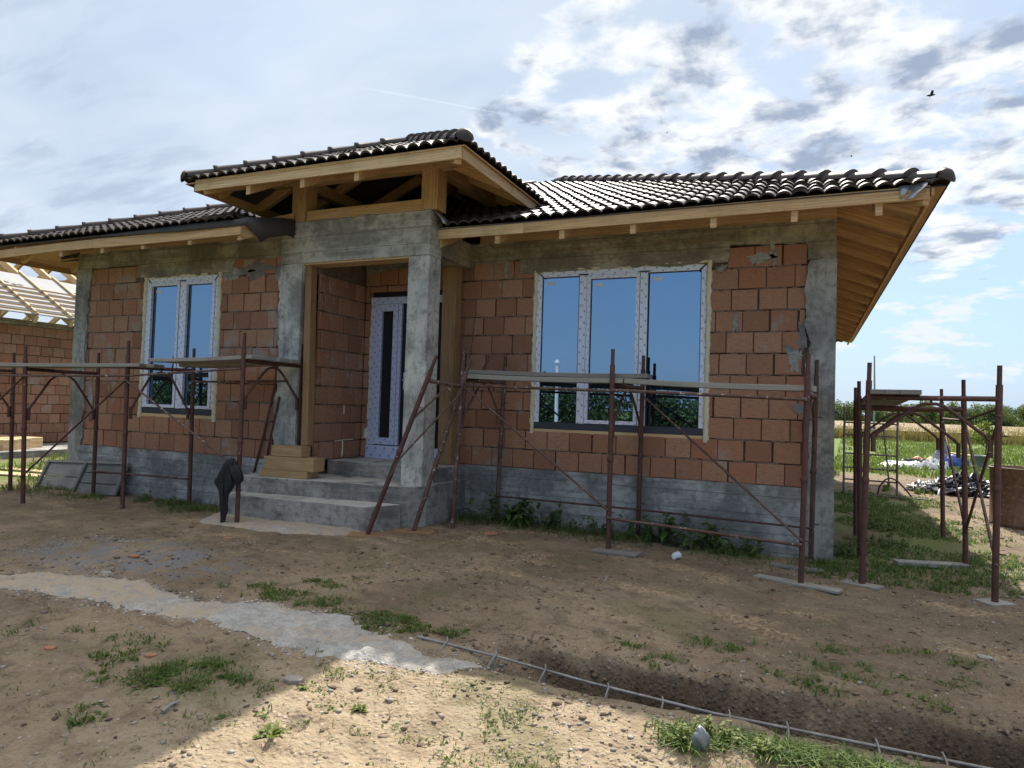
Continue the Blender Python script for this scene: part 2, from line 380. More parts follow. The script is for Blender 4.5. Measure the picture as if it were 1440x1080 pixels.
def m_ground():
    m, g = new_mat('building_plot_soil'); p = pos(g); s_ = g.n('SeparateXYZ', {0: p}); x, y = s_.outputs[0], s_.outputs[1]
    n1 = g.noise(p, 0.7, 6, 0.62); n2 = g.noise(p, 5.5, 6, 0.68); n3 = g.noise(p, 42, 4, 0.6)
    c = g.mix(g.step(n1, 0.35, 0.65), (0.172, 0.129, 0.086), (0.285, 0.220, 0.147))
    c = g.mix(g.math('MULTIPLY', g.step(n2, 0.46, 0.66), 0.65), c, (0.108, 0.078, 0.052))
    # paler soil on the near bank
    nb = g.math('SUBTRACT', 1.0, g.step(g.math('ADD', y, g.math('MULTIPLY', g.math('SUBTRACT', n1, 0.5), 0.5)), -4.95, -4.55))
    nb = g.math('MULTIPLY', nb, g.step(x, -3.9, -2.6))
    c = g.mix(nb, c, g.mix(g.step(n2, 0.4, 0.68), (0.345, 0.275, 0.185), (0.225, 0.17, 0.11)))
    # sawdust and straw-coloured crumbs before the house
    sd = g.math('MULTIPLY', g.step(g.noise(g.scale(p, (0.8, 1.6, 1)), 1.5, 6, 0.66), 0.50, 0.66), g.step(y, -4.2, -2.5))
    sd = g.math('MULTIPLY', sd, g.math('SUBTRACT', 1.0, g.step(y, 0.5, 2.5)))
    sd = g.math('MULTIPLY', sd, g.step(g.noise(p, 26, 3), 0.40, 0.58))
    c = g.mix(g.math('MULTIPLY', sd, 0.75), c, (0.44, 0.325, 0.19))
    # spilt grey gravel at the left end of the concrete strip
    gv = g.math('MULTIPLY', g.math('SUBTRACT', 1.0, g.step(g.vmath('DISTANCE', g.scale(p, (0.55, 1.3, 0)), (-3.3, -5.05, 0)), 0.35, 1.0)), g.step(n2, 0.42, 0.56))
    c = g.mix(g.math('MULTIPLY', gv, 0.85), c, (0.20, 0.205, 0.215))
    # small stones and crumbs, each its own tint
    vo = g.n('TexVoronoi', {'Vector': p, 'Scale': 30.0, 'Randomness': 1.0}); vd = vo.outputs['Distance']; vc = g.n('SeparateColor', {0: vo.outputs['Color']})
    pick = g.math('MULTIPLY', g.step(vd, 0.30, 0.20), g.math('GREATER_THAN', vc.outputs[0], 0.86))
    c = g.mix(g.math('MULTIPLY', pick, 0.75), c, g.mix(vc.outputs[1], (0.17, 0.14, 0.12), (0.50, 0.46, 0.39)))
    c = g.mix(g.math('MULTIPLY', g.step(n3, 0.5, 0.72), 0.4), c, (0.13, 0.092, 0.064))
    # darker soil inside the trench cut
    cut = g.math('MULTIPLY', g.math('MULTIPLY', g.step(y, -4.70, -4.58), g.math('SUBTRACT', 1.0, g.step(g.math('ADD', y, g.math('MULTIPLY', g.math('SUBTRACT', n2, 0.5), 0.35)), -4.13, -4.02))), g.step(x, -2.3, -1.6))
    cut = g.math('MULTIPLY', cut, g.math('SUBTRACT', 1.0, g.step(s_.outputs[2], -0.79, -0.73)))
    c = g.mix(g.math('MULTIPLY', cut, 0.85), c, g.mix(n3, (0.055, 0.040, 0.028), (0.12, 0.085, 0.056)))
    c = g.mix(g.math('MULTIPLY', g.step(g.noise(p, 75, 3), 0.60, 0.72), 0.45), c, (0.42, 0.34, 0.24))
    # sparse green film where weeds sprout
    gn = g.math('MULTIPLY', g.step(g.noise(p, 1.1, 5, 0.6), 0.55, 0.68), 0.35)
    c = g.mix(gn, c, (0.085, 0.105, 0.035))
    # meadow and the yard behind the house
    e = g.math('ADD', y, g.math('MULTIPLY', g.math('SUBTRACT', n1, 0.5), 5.0))
    lawn = g.math('MULTIPLY', g.step(e, 12.5, 14.5), 1.0)
    side = g.math('MULTIPLY', g.math('MULTIPLY', g.step(y, -0.6, 1.0), g.math('SUBTRACT', 1.0, g.step(e, 6.0, 8.0))), g.step(g.noise(p, 1.4, 4), 0.36, 0.52))
    side = g.math('MULTIPLY', g.math('MULTIPLY', side, g.step(x, -0.4, 0.4)), g.math('SUBTRACT', 1.0, g.step(g.math('ADD', x, g.math('MULTIPLY', n1, 1.2)), 1.7, 2.6)))
    lft = g.math('MULTIPLY', g.math('SUBTRACT', 1.0, g.step(x, -13.2, -11.6)), g.step(n1, 0.36, 0.5))
    bk = g.math('SUBTRACT', 1.0, g.step(y, -22.0, -14.0))
    gm = mx2(g, lawn, g.math('MULTIPLY', side, 0.75), lft, bk)
    gcol = g.mix(n2, (0.085, 0.13, 0.030), (0.19, 0.235, 0.065))
    c = g.mix(gm, c, gcol)
    h = g.math('ADD', g.math('ADD', g.math('MULTIPLY', n2, 0.8), n3), g.math('MULTIPLY', g.step(vd, 0.5, 0.1), 0.5))
    finish(g, c, 0.95, h, 0.65, 0.024, **{'Specular IOR Level': 0.15}); return m
def mx2(g, *a):
    o = a[0]
    for b in a[1:]: o = g.math('MAXIMUM', o, b)
    return o

BRICK = m_brick()
MORTAR = m_plain('mortar_bed', (0.20, 0.155, 0.12), 0.95, 0.6, 9, 0.5)
C_BEAM = m_concrete('shuttered_beam_concrete', (0.185, 0.168, 0.125), (0.29, 0.265, 0.205), (0.215, 0.18, 0.12), 0.22, 0.7)
C_PILL = m_concrete('column_concrete', (0.25, 0.245, 0.22), (0.40, 0.39, 0.35), (0.52, 0.51, 0.47), 0.0, 0.45, True)
C_PORT = m_concrete('porch_beam_concrete', (0.25, 0.24, 0.21), (0.36, 0.345, 0.30), (0.50, 0.48, 0.43), 0.22, 0.7)
C_COL = m_concrete('corner_column_concrete', (0.175, 0.17, 0.148), (0.27, 0.262, 0.232), (0.34, 0.33, 0.295), 0.0, 0.4, True)
C_PLIN = m_concrete('plinth_concrete', (0.18, 0.178, 0.17), (0.30, 0.297, 0.282), (0.225, 0.218, 0.20), 0.2, 0.65)
C_STEP = m_concrete('step_concrete', (0.145, 0.138, 0.122), (0.235, 0.225, 0.20), (0.38, 0.37, 0.35), 0.0, 0.35, False, (0.50, 0.48, 0.44))
C_SPILL = m_concrete('spilt_concrete', (0.34, 0.325, 0.30), (0.47, 0.455, 0.43), (0.30, 0.29, 0.275), 0.0, 0.4)
def m_path():
    m, g = new_mat('lean_concrete_strip'); p = pos(g); n1 = g.noise(p, 2.2, 6, .62); n2 = g.noise(p, 11, 6, .66); n3 = g.noise(p, 55, 4, .6)
    xs_ = g.n('SeparateXYZ', {0: p}).outputs[0]
    c = g.mix(g.step(n2, .36, .64), (.31, .295, .265), (.46, .445, .41))
    c = g.mix(g.math('MULTIPLY', g.step(n3, .45, .68), .55), c, (.26, .245, .215))
    s_ = g.math('MULTIPLY', g.step(g.math('ADD', n1, g.math('MULTIPLY', g.step(xs_, -3.0, -6.0), .22)), .50, .66), g.step(n2, .34, .56))
    c = g.mix(g.math('MULTIPLY', s_, .8), c, (.42, .32, .21))
    vo = g.n('TexVoronoi', {'Vector': p, 'Scale': 60.0}); c = g.mix(g.math('MULTIPLY', g.step(vo.outputs['Distance'], .30, .12), .5), c, g.mix(g.n('SeparateColor', {0: vo.outputs['Color']}).outputs[0], (.16, .155, .15), (.60, .58, .55)))
    finish(g, c, .95, g.math('ADD', n2, g.math('MULTIPLY', n3, .8)), .9, .02); return m
C_PATH = m_path()
SMEAR = m_concrete('mortar_smear', (0.17, 0.165, 0.15), (0.26, 0.255, 0.235), (0.22, 0.21, 0.19), 0.0, 0.4)
PINE = m_wood('fresh_pine', (0.60, 0.41, 0.215), (0.46, 0.285, 0.13), (0.22, 0.11, 0.045))
PINEB = m_wood('pale_pine', (0.70, 0.52, 0.30), (0.58, 0.40, 0.21), (0.30, 0.17, 0.07))
SOFFIT = m_wood('soffit_timber', (0.62, 0.41, 0.21), (0.49, 0.31, 0.15), (0.19, 0.10, 0.05))
BOARDU = m_wood('rough_sheathing', (0.50, 0.34, 0.19), (0.38, 0.25, 0.135), (0.13, 0.07, 0.035))
BLOCKW = m_wood('cut_block_timber', (0.46, 0.30, 0.145), (0.36, 0.225, 0.105), (0.17, 0.09, 0.04))
PROPW = m_wood('weathered_prop_timber', (0.33, 0.195, 0.088), (0.26, 0.15, 0.068), (0.13, 0.07, 0.03), 0.6)
GREYW = m_wood('weathered_board', (0.34, 0.325, 0.28), (0.255, 0.24, 0.205), (0.12, 0.105, 0.09), 0.6)
GREYD = m_wood('dirty_form_board', (0.24, 0.225, 0.20), (0.175, 0.165, 0.15), (0.09, 0.08, 0.07), 0.8)
RUST = m_rust('rusty_red_paint', (0.112, 0.042, 0.031), (0.072, 0.035, 0.027), (0.44, 0.38, 0.33), 0.68)
RUSTP = m_rust('paint_spattered_tube', (0.090, 0.042, 0.032), (0.135, 0.082, 0.062), (0.46, 0.41, 0.36), 0.62)
DRUM = m_rust('rusted_sheet_steel', (0.20, 0.115, 0.07), (0.135, 0.075, 0.048), (0.30, 0.20, 0.13), 0.60)
STEEL = m_rust('bare_steel_bar', (0.30, 0.29, 0.28), (0.21, 0.19, 0.17), (0.36, 0.33, 0.30), 0.6)
FRAMEG = m_rust('galvanised_tube', (0.19, 0.17, 0.155), (0.13, 0.11, 0.095), (0.45, 0.44, 0.42), 0.6)
FILM = m_film(); FILMD = m_film('shaded_door_film', (0.56, 0.60, 0.78), (0.44, 0.49, 0.68)); GLASS = m_glass(); TILE = m_tile()  # FILMD: door copy of the film with the porch shade tinted in
GASKET = m_plain('dark_sill_profile', (0.030, 0.036, 0.055), 0.5, 0.3, 8, 0.1)
DARK = m_plain('dark_gap', (0.012, 0.011, 0.012), 0.9, 0.2)
FOAM = m_plain('mounting_foam', (0.74, 0.68, 0.48), 0.9, 0.4, 24, 0.9)
MEMB = m_plain('roof_underlay', (0.060, 0.058, 0.060), 0.65, 0.5, 3, 0.4)
MEMBL = m_plain('pale_roof_membrane', (0.33, 0.33, 0.33), 0.7, 0.3, 1.5, 0.3)
FLASH = m_plain('bent_tin_strip', (0.45, 0.47, 0.50), 0.4, 0.2, 8, 0.1, Metallic=0.6)
CLOTH = m_plain('black_cloth', (0.016, 0.015, 0.018), 0.8, 0.5, 10, 0.5)
WHITE = m_plain('white_plastic', (0.72, 0.73, 0.74), 0.5, 0.25, 9, 0.2)
BLACKP = m_plain('black_plastic', (0.02, 0.021, 0.024), 0.45, 0.4, 9, 0.2)
GREYP = m_plain('grey_plastic', (0.26, 0.28, 0.30), 0.5, 0.4, 9, 0.2)
BLUEP = m_plain('blue_plastic', (0.035, 0.085, 0.33), 0.45, 0.3, 9, 0.2)
ORNG = m_plain('orange_plastic', (0.62, 0.20, 0.05), 0.5, 0.3, 9, 0.2)
STONE = m_plain('field_stone', (0.33, 0.30, 0.26), 0.9, 0.5, 14, 0.6)
GRASSM = m_leaf('grass_blade', (0.060, 0.115, 0.024), (0.10, 0.165, 0.036), (0.19, 0.22, 0.06))
WEEDM = m_leaf('weed_leaf', (0.048, 0.105, 0.026), (0.078, 0.15, 0.036), (0.13, 0.19, 0.048))
LIMEM = m_leaf('young_weed_leaf', (0.11, 0.155, 0.028), (0.16, 0.21, 0.04), (0.22, 0.24, 0.07))
TREEM = m_leaf('far_tree_leaf', (0.060, 0.10, 0.030), (0.095, 0.145, 0.045), (0.15, 0.20, 0.075), 0.3)
HEDGEM = m_leaf('hedge_leaf', (0.030, 0.055, 0.016), (0.045, 0.075, 0.022), (0.07, 0.10, 0.035), 0.15)
WHEATM = m_leaf('ripening_wheat', (0.235, 0.165, 0.065), (0.30, 0.22, 0.09), (0.36, 0.27, 0.12), 0.25)
BARK = m_plain('bark', (0.11, 0.085, 0.06), 0.95, 0.5, 14, 0.8)
SOIL = m_ground()

# ------------------------------------------------------------------ ground sheet (structure)
def axis(fine0, fine1, step, far0, far1, grow=1.16):
    a = list(np.arange(fine0, fine1+1e-6, step)); s_ = step
    while a[-1] < far1: s_ *= grow; a.append(a[-1]+s_)
    s_ = step
    while a[0] > far0: s_ *= grow; a.insert(0, a[0]-s_)
    return np.array(a)
def grid_obj(name, xs, ys, zf, m, mask=None):
    X, Y = np.meshgrid(xs, ys); Z = zf(X, Y); n = len(xs)
    V = np.stack([X.ravel(), Y.ravel(), Z.ravel()], 1)
    i = np.arange((len(ys)-1)*(n-1)); r_, c_ = np.divmod(i, n-1); a = r_*n+c_
    F = np.stack([a, a+1, a+1+n, a+n], 1)
    if mask is not None:
        mv = mask(X, Y).ravel(); F = F[mv[F].all(1)]
        used = np.unique(F); re = np.full(len(V), -1); re[used] = np.arange(len(used)); V = V[used]; F = re[F]
    me = bpy.data.meshes.new(name); me.vertices.add(len(V)); me.vertices.foreach_set('co', V.ravel())
    me.loops.add(F.size); me.loops.foreach_set('vertex_index', F.ravel().astype(np.int32))
    me.polygons.add(len(F)); me.polygons.foreach_set('loop_start', np.arange(0, F.size, 4, dtype=np.int32))
    me.polygons.foreach_set('use_smooth', np.ones(len(F), bool))
    me.update(calc_edges=True); me.validate(); me.materials.append(m)
    o = bpy.data.objects.new(name, me); COL.objects.link(o); return o
gx = axis(-9.5, 3.2, 0.036, -2500, 2500); gy = axis(-6.9, -3.4, 0.026, -2500, -2500+0, 1.16)
gy = np.concatenate([gy, axis(-3.4, 1.2, 0.045, -3.4, 3000)[1:]])
go = grid_obj('ground', gx, gy, lambda X, Y: ground(X, Y, True), SOIL); go['kind'] = 'structure'

def in_poly(X, Y, poly):
    r_ = np.zeros(np.shape(X), bool); n = len(poly)
    for i in range(n):
        (x0, y0), (x1, y1) = poly[i], poly[(i+1) % n]
        c = ((y0 > Y) != (y1 > Y)) & (X < (x1-x0)*(Y-y0)/(y1-y0+1e-12)+x0); r_ ^= c
    return r_
up_px = [(-60, 806), (60, 806), (190, 817), (250, 832), (330, 846), (400, 852), (480, 866), (520, 883), (560, 904), (610, 928), (660, 940), (735, 962)]
lo_px = [(725, 974), (680, 962), (600, 944), (540, 932), (480, 921), (410, 905), (330, 879), (250, 862), (170, 850), (100, 836), (20, 828), (-60, 822)]
lo_px = [(x_, y_+(7 if 60 < x_ < 600 else 2)) for x_, y_ in lo_px]; pp = [tuple(G(*q)[:2]) for q in up_px[:-2]]+[tuple(W(660, 940, 2, -.80)[:2]), tuple(W(735, 960, 2, -.88)[:2]), tuple(W(728, 975, 2, -.88)[:2]), tuple(W(680, 963, 2, -.82)[:2])]+[tuple(G(*q)[:2]) for q in lo_px[2:]]
def pmask(X, Y):
    nx = X+0.06*fbm(X*5, Y*5, 61, 4)+0.035*fbm(X*26, Y*26, 62, 3); ny = Y+0.12*fbm(X*4.2, Y*4.2, 63, 5)+0.06*fbm(X*24, Y*24, 64, 3)
    return in_poly(nx, ny, pp)
def blur(Mk, r_):
    A = Mk.astype(float)
    for ax_ in (0, 1):
        for _ in range(2): A = sum(np.roll(A, k, ax_) for k in range(-r_, r_+1))/(2*r_+1)
    return A
def pz(X, Y): return ground(X, Y, True)-0.026+0.048*np.clip(blur(pmask(X, Y), 4), 0, 1)**1.2+0.010*fbm(X*5, Y*9, 66, 4)+0.016*fbm(X*19, Y*19, 68, 3)
po = grid_obj('path', np.arange(-7.5, -0.9, 0.018), np.arange(-5.4, -4.0, 0.018), pz, C_PATH, lambda X, Y: blur(pmask(X, Y), 2) > .42); po['kind'] = 'structure'
sp_px = [(272, 727), (312, 714), (345, 712), (500, 730), (520, 745), (470, 748), (400, 744), (330, 738)]
sp_ = [tuple(W(*q, 2, -0.64)[:2]) for q in sp_px]
def smask(X, Y): return in_poly(X+0.06*fbm(X*5, Y*5, 71), Y+0.06*fbm(X*5, Y*5, 73), sp_)
so_ = grid_obj('concrete_splash', np.arange(-8.2, -4.4, 0.022), np.arange(-2.6, -1.2, 0.022), lambda X, Y: ground(X, Y, True)-0.06+0.11*blur(smask(X, Y), 5)+0.02*fbm(X*8, Y*8, 75), C_PATH, lambda X, Y: blur(smask(X, Y), 3) > .4)
so_['kind'] = 'structure'

# ------------------------------------------------------------------ the house
YL = -1.173; ZT = 3.0; XL = -10.92; DEP = 12.8
house = thing('house', 'unfinished clay block house with dark tiled hip roof and a raised porch', 'house', (-5.4, 5.0, -0.78))
BH, BP = 0.25, 0.303
def bricks(mb, org, ud, nd, L, z0, rows, holes=(), u0=0.0, phase=0.0, jl=0.0, jr=0.0, rowcut=None):
    org = np.array(org, float); ud = np.array(ud, float); nd = np.array(nd, float); zz = np.array([0, 0, 1.0])
    for r_ in range(rows):
        for _ in range(int(L*15)):          # mortar pressed out of the bed joint in uneven lumps
            q = random.uniform(u0+.05, L-.1); ln = random.uniform(.03, .16)
            if any(h[0]-.05 < q+ln and q < h[1]+.05 and h[2]-.1 < z0+r_*BH < h[3]+.1 for h in holes) or q+ln > L-jr: continue
            hgt = random.uniform(.010, .026); o_ = random.uniform(-.010, .003); zc_m = z0+r_*BH+random.uniform(-.004, .004)
            MORT.append([org+ud*(q+ln*i/6)+nd*(o_-.012)+zz*(zc_m) for i in range(7)]+[hgt])
        za = z0+r_*BH+0.007; zb = z0+(r_+1)*BH-0.007
        a0 = u0+random.uniform(0, jl); a1 = L-random.uniform(0, jr)
        if rowcut: a0, a1, zb = rowcut(r_, a0, a1, zb)
        off = phase+((r_*0.47+0.11*(r_ % 3)) % 1.0)*BP
        k = math.floor((a0-off)/BP); x = off+k*BP
        while x < a1:
            segs = [(max(x+0.002, a0), min(x+BP-random.choice((0.004, 0.006, 0.008, 0.011, 0.018)), a1), za, zb)]
            for h in holes:
                ns = []
                for (p, q, c, d) in segs:
                    if q <= h[0] or p >= h[1] or d <= h[2]+0.02 or c >= h[3]-0.02: ns.append((p, q, c, d)); continue
                    if c < h[2]-0.05: ns.append((p, q, c, h[2])); continue
                    if d > h[3]+0.05: ns.append((p, q, h[3], d)); continue
                    if p < h[0]: ns.append((p, h[0], c, d))
                    if q > h[1]: ns.append((h[1], q, c, d))
                segs = ns
            for (p, q, c, d) in segs:
                if q-p < 0.025 or d-c < 0.03: continue
                o = random.uniform(-0.004, 0.003); ch = 0.006; tw = random.uniform(-0.003, 0.003); c += random.uniform(-0.002, 0.002)
                def pt(u, z, n): return org+ud*u+zz*z+nd*n
                V = [pt(p, c, -0.07), pt(q, c, -0.07), pt(q, d, -0.07), pt(p, d, -0.07),
                     pt(p, c, o-ch-tw), pt(q, c, o-ch+tw), pt(q, d, o-ch+tw), pt(p, d, o-ch-tw),
                     pt(p+ch, c+ch, o-tw), pt(q-ch, c+ch, o+tw), pt(q-ch, d-ch, o+tw), pt(p+ch, d-ch, o-tw)]
                F = []
                for k2 in range(4):
                    m_ = (k2+1) % 4; F += [(k2, m_, 4+m_, 4+k2), (4+k2, 4+m_, 8+m_, 8+k2)]
                F.append((8, 9, 10, 11)); mb.add(V, F)
            x += BP
def core(mb, org, ud, nd, L, z0, z1, th, holes=(), back=0.048):
    org = np.array(org, float); ud = np.array(ud, float); nd = np.array(nd, float)
    def bx(a, b, c, d):
        if b-a < 1e-3 or d-c < 1e-3: return
        cen = org-nd*(back+th/2); mb.beam(cen+ud*a+np.array([0, 0, (c+d)/2]), cen+ud*b+np.array([0, 0, (c+d)/2]), th, d-c)
    x = 0
    for h in sorted(holes):
        bx(x, h[0], z0, z1); bx(h[0], h[1], z0, h[2]); bx(h[0], h[1], h[3], z1); x = h[1]
    bx(x, L, z0, z1)
def rag(p, q, amp, step=0.035, seed=0):
    p = np.array(p, float); q = np.array(q, float); L = np.linalg.norm(q-p); n = max(2, int(L/step)); d = (q-p)/L
    side = np.array([-d[1], d[0]]); t = np.linspace(0, L, n)
    off = amp*(fbm(t*3.3+seed*7.7, t*0+seed, seed, 3)*1.3+fbm(t*14+seed, t*0, seed+3, 2)*0.7)
    return [tuple(p+d*t[i]+side*off[i]) for i in range(n)]
def face_slab(mb, pts, y, th): mb.slab([(a, y, b) for a, b in reversed(pts)], (0, 1, 0), th)

RW = (-3.552, -1.378, 0.53, 2.575); LW = (-9.365, -7.905, 0.54, 2.54); DR = (-6.13, -4.85, 0.0, 2.33)
WX0 = -6.25
def brick_part(fn): 
    mb = MB(); fn(mb); return mb.build('brick_wall', BRICK, house)
hr = [(RW[0]-WX0, RW[1]-WX0, RW[2]-.03, RW[3]+.03), (DR[0]-WX0-.01, DR[1]-WX0+.01, -.1, DR[3]+.08)]
MORT = []
brick_part(lambda mb: bricks(mb, (WX0, 0, 0), (1, 0, 0), (0, -1, 0), -0.287-WX0, 0, 11, hr, 0.0, -0.49+20*BP-WX0-20*BP, 0, 0.05))
hl = [(LW[0]+10.64, LW[1]+10.64, LW[2]-.03, LW[3]+.03)]
brick_part(lambda mb: bricks(mb, (-10.64, YL, 0), (1, 0, 0), (0, -1, 0), 10.64-6.78, 0, 11, hl, -0.02, -10.15+10.64, 0.05, 0.06))
brick_part(lambda mb: bricks(mb, (WX0, -1.0, 0), (0, 1, 0), (1, 0, 0), 1.0, 0, 10, (), 0, 0.1))
brick_part(lambda mb: bricks(mb, (-0.012, 0.28, 0), (0, 1, 0), (1, 0, 0), DEP-0.28, 0, 11, (), 0, 0.1))
brick_part(lambda mb: bricks(mb, (XL+0.012, DEP, 0), (0, -1, 0), (-1, 0, 0), DEP-YL-0.3, 0, 11, (), 0, 0.1))
mb = MB()
core(mb, (WX0, 0, 0), (1, 0, 0), (0, -1, 0), -0.2-WX0, 0, 2.75, 0.2, hr)
core(mb, (-10.7, YL, 0), (1, 0, 0), (0, -1, 0), 10.7-6.5, 0, 2.75, 0.2, hl)
core(mb, (WX0, -1.0, 0), (0, 1, 0), (1, 0, 0), 1.2, 0, 3.0, 0.16)
core(mb, (-0.012, 0.26, 0), (0, 1, 0), (1, 0, 0), DEP-0.3, 0, 2.75, 0.2)
core(mb, (XL+0.012, DEP, 0), (0, -1, 0), (-1, 0, 0), DEP-YL-0.3, 0, 2.75, 0.2)
core(mb, (XL+0.02, DEP, 0), (1, 0, 0), (0, 1, 0), -XL-0.04, 0, 2.75, 0.2)
mb.build('mortar', MORTAR, house)
mb = MB()
for pts_ in MORT:
    h_ = pts_.pop(); mb.tube(pts_, [h_*.3]+[h_*random.uniform(.45, .75) for _ in range(5)]+[h_*.3], 6)
mb.build('bed_joint_mortar', MORTAR, house)
# dark rooms behind the panes
for q in (((RW[0]-.3, 0.9, 0), (RW[1]+.3, 0.95, 2.8)), ((LW[0]-.3, 0.0, 0), (LW[1]+.3, 0.05, 2.8))): one('inner_partition', MORTAR, house, lambda mb: mb.box(*q))

# plinth
mb = MB(); mb.box((-4.6, -0.022, -1.15), (0.012, 0.3, 0.0)); mb.build('plinth', C_PLIN, house)
mb = MB(); mb.box((XL-0.012, YL-0.02, -1.15), (-6.6, YL+0.3, 0.0)); mb.build('plinth', C_PLIN, house)
mb = MB(); mb.box((-0.26, 0.301, -1.15), (0.01, DEP, -0.002)); mb.build('plinth', C_PLIN, house)
mb = MB(); mb.box((XL-0.01, YL+0.301, -1.15), (XL+0.25, DEP, -0.002)); mb.build('plinth', C_PLIN, house)
# ring beams with ragged lower edges over the blocks
pts = [(-0.002, ZT), (-0.002, 2.56)]+rag((-0.30, 2.55), (-0.30, 2.755), 0.02, seed=1)+rag((-0.31, 2.757), (-1.13, 2.757), 0.03, seed=2) \
    + rag((-1.14, 2.75), (-1.15, 2.575), 0.02, seed=3)+rag((-1.16, 2.565), (-3.78, 2.575), 0.018, seed=4)+rag((-3.79, 2.58), (-3.8, 2.735), 0.02, seed=5)\
    + rag((-3.82, 2.74), (-6.25, 2.70), 0.025, seed=6)+[(-6.25, ZT)]
mb = MB(); face_slab(mb, pts, -0.014, 0.24); mb.build('concrete_beam', C_BEAM, house)
pts = [(-6.60, ZT), (-6.60, 2.70)]+rag((-6.62, 2.70), (-7.62, 2.745), 0.03, seed=8)+rag((-7.63, 2.74), (-7.66, 2.56), 0.02, seed=9)+rag((-7.67, 2.545), (-9.42, 2.55), 0.02, seed=10)\
    + rag((-9.43, 2.56), (-9.56, 2.74), 0.03, seed=11)+rag((-9.57, 2.75), (-10.64, 2.76), 0.025, seed=12)+[(XL+.002, 2.755), (XL+.002, ZT)]
mb = MB(); face_slab(mb, pts, YL-0.012, 0.24); mb.build('concrete_beam', C_BEAM, house)
mb = MB(); mb.box((-0.25, 0.23, 2.752), (-0.002, DEP, ZT)); mb.box((XL+0.002, YL+0.23, 2.752), (XL+0.25, DEP, ZT)); mb.box((XL+0.252, DEP-0.25, 2.752), (-0.252, DEP-.001, ZT)); mb.build('concrete_beam', C_BEAM, house)
# columns
mb = MB(); face_slab(mb, [(0.006, 2.558), (0.006, -1.1), (-0.29, -1.1)]+rag((-0.29, -0.02), (-0.285, 2.545), -0.045, seed=14), -0.028, 0.29); mb.build('concrete_column', C_COL, house)
mb = MB(); face_slab(mb, rag((-10.60, 2.75), (-10.63, -0.02), -0.06, seed=15)+[(-10.66, -1.1), (XL-.006, -1.1), (XL-.006, 2.75)], YL-0.026, 0.29); mb.build('concrete_column', C_COL, house)
mb = MB(); face_slab(mb, [(-6.42, 2.61), (-6.42, -0.19), (-6.76, -0.19)]+rag((-6.77, -0.1), (-6.80, 2.6), -0.05, seed=16), YL-0.022, 0.30); mb.build('concrete_column', C_PILL, house)
mb = MB(); mb.box((-4.79, YL-0.004, -0.2), (-4.493, -0.885, 2.61)); mb.build('concrete_column', C_PILL, house, 0.012)
mb = MB(); face_slab(mb, [(-4.489, 3.165), (-4.489, 2.611), (-6.79, 2.611), (-6.80, 3.14)]+rag((-6.70, 3.17), (-4.6, 3.165), 0.012, seed=18), YL-0.016, 0.30); mb.build('porch_beam', C_PORT, house, 0.01)
mb = MB(); mb.box((-4.75, -0.886, 2.66), (-4.495, -0.012, 2.985)); mb.build('porch_beam', C_BEAM, house)
one('soffit_board', PINE, house, lambda mb: mb.box((-6.42, YL+0.005, 2.588), (-4.79, -0.93, 2.609)))
# mortar smears left on the blocks
def blob(mb, cx, cz, rx, rz, y, seed):
    n = 90; pts = []
    for i in range(n):
        a = 2*math.pi*i/n; k = 1+0.75*float(fbm(math.cos(a)*1.6+seed, math.sin(a)*1.6, seed, 3))*1.6+.5*float(fbm(math.cos(a)*9+seed, math.sin(a)*9, seed+2, 3))
        pts.append((cx+rx*k*math.cos(a), cz+rz*k*math.sin(a)))
    face_slab(mb, list(reversed(pts)), y, 0.012)
for k, (px, py, rx, rz) in enumerate([(1118, 505, .10, .11), (1035, 452, .028, .12), (1108, 545, .09, .03), (1066, 362, .14, .05), (1088, 360, .05, .1), (1016, 378, .06, .06), (712, 380, .03, .11), (1126, 575, .07, .05), (1128, 470, .05, .2)]):
    p = W(px, py, 1, -0.006); mb = MB(); blob(mb, p[0], p[2], rx, rz, -0.0075, k+1); mb.build('mortar_smear', SMEAR, house)
for k, (px, py, rx, rz) in enumerate([(330, 382, .26, .08), (362, 378, .18, .12), (395, 380, .10, .12), (392, 455, .05, .25), (396, 585, .05, .3), (128, 560, .05, .3), (120, 470, .05, .3)]):
    p = W(px, py, 1, YL-0.006); mb = MB(); blob(mb, p[0], p[2], rx, rz, YL-0.0075, k+21); mb.build('mortar_smear', SMEAR, house)
# foam strings left on the recess wall
mb = MB(); mb.tube([(-6.243, -0.60, 0.25), (-6.240, -0.42, 0.262), (-6.243, -0.2, 0.26)], 0.008, 6); mb.build('foam_string', FOAM, house); mb = MB(); mb.tube([(-6.243, -0.43, 0.26), (-6.238, -0.425, 0.15), (-6.243, -0.43, 0.03)], 0.011, 6)
mb.build('foam_string', FOAM, house); mb = MB(); mb.tube([(-6.243, -0.42, 0.62), (-6.240, -0.425, 0.75)], 0.009, 6); mb.build('foam_string', FOAM, house)

# porch steps and floor
mb = MB(); mb.box((-6.26, -0.72, -0.6), (-4.50, 0.0, 0.0)); mb.build('porch_floor', C_STEP, house, 0.012)
mb = MB(); mb.prism([(-7.02, YL), (-6.96, -1.60), (-4.95, -1.36), (-4.60, -1.26), (-4.487, -1.06), (-4.487, -0.03), (-6.9, -0.03)], -1.1, -0.19); mb.build('step', C_STEP, house, 0.014)
mb = MB(); mb.prism([(-7.03, YL-.03), (-6.97, -1.83), (-4.89, -1.74), (-4.66, -1.34), (-4.99, -1.345), (-6.93, -1.55)], -1.1, -0.395); mb.build('step', C_STEP, house, 0.014)

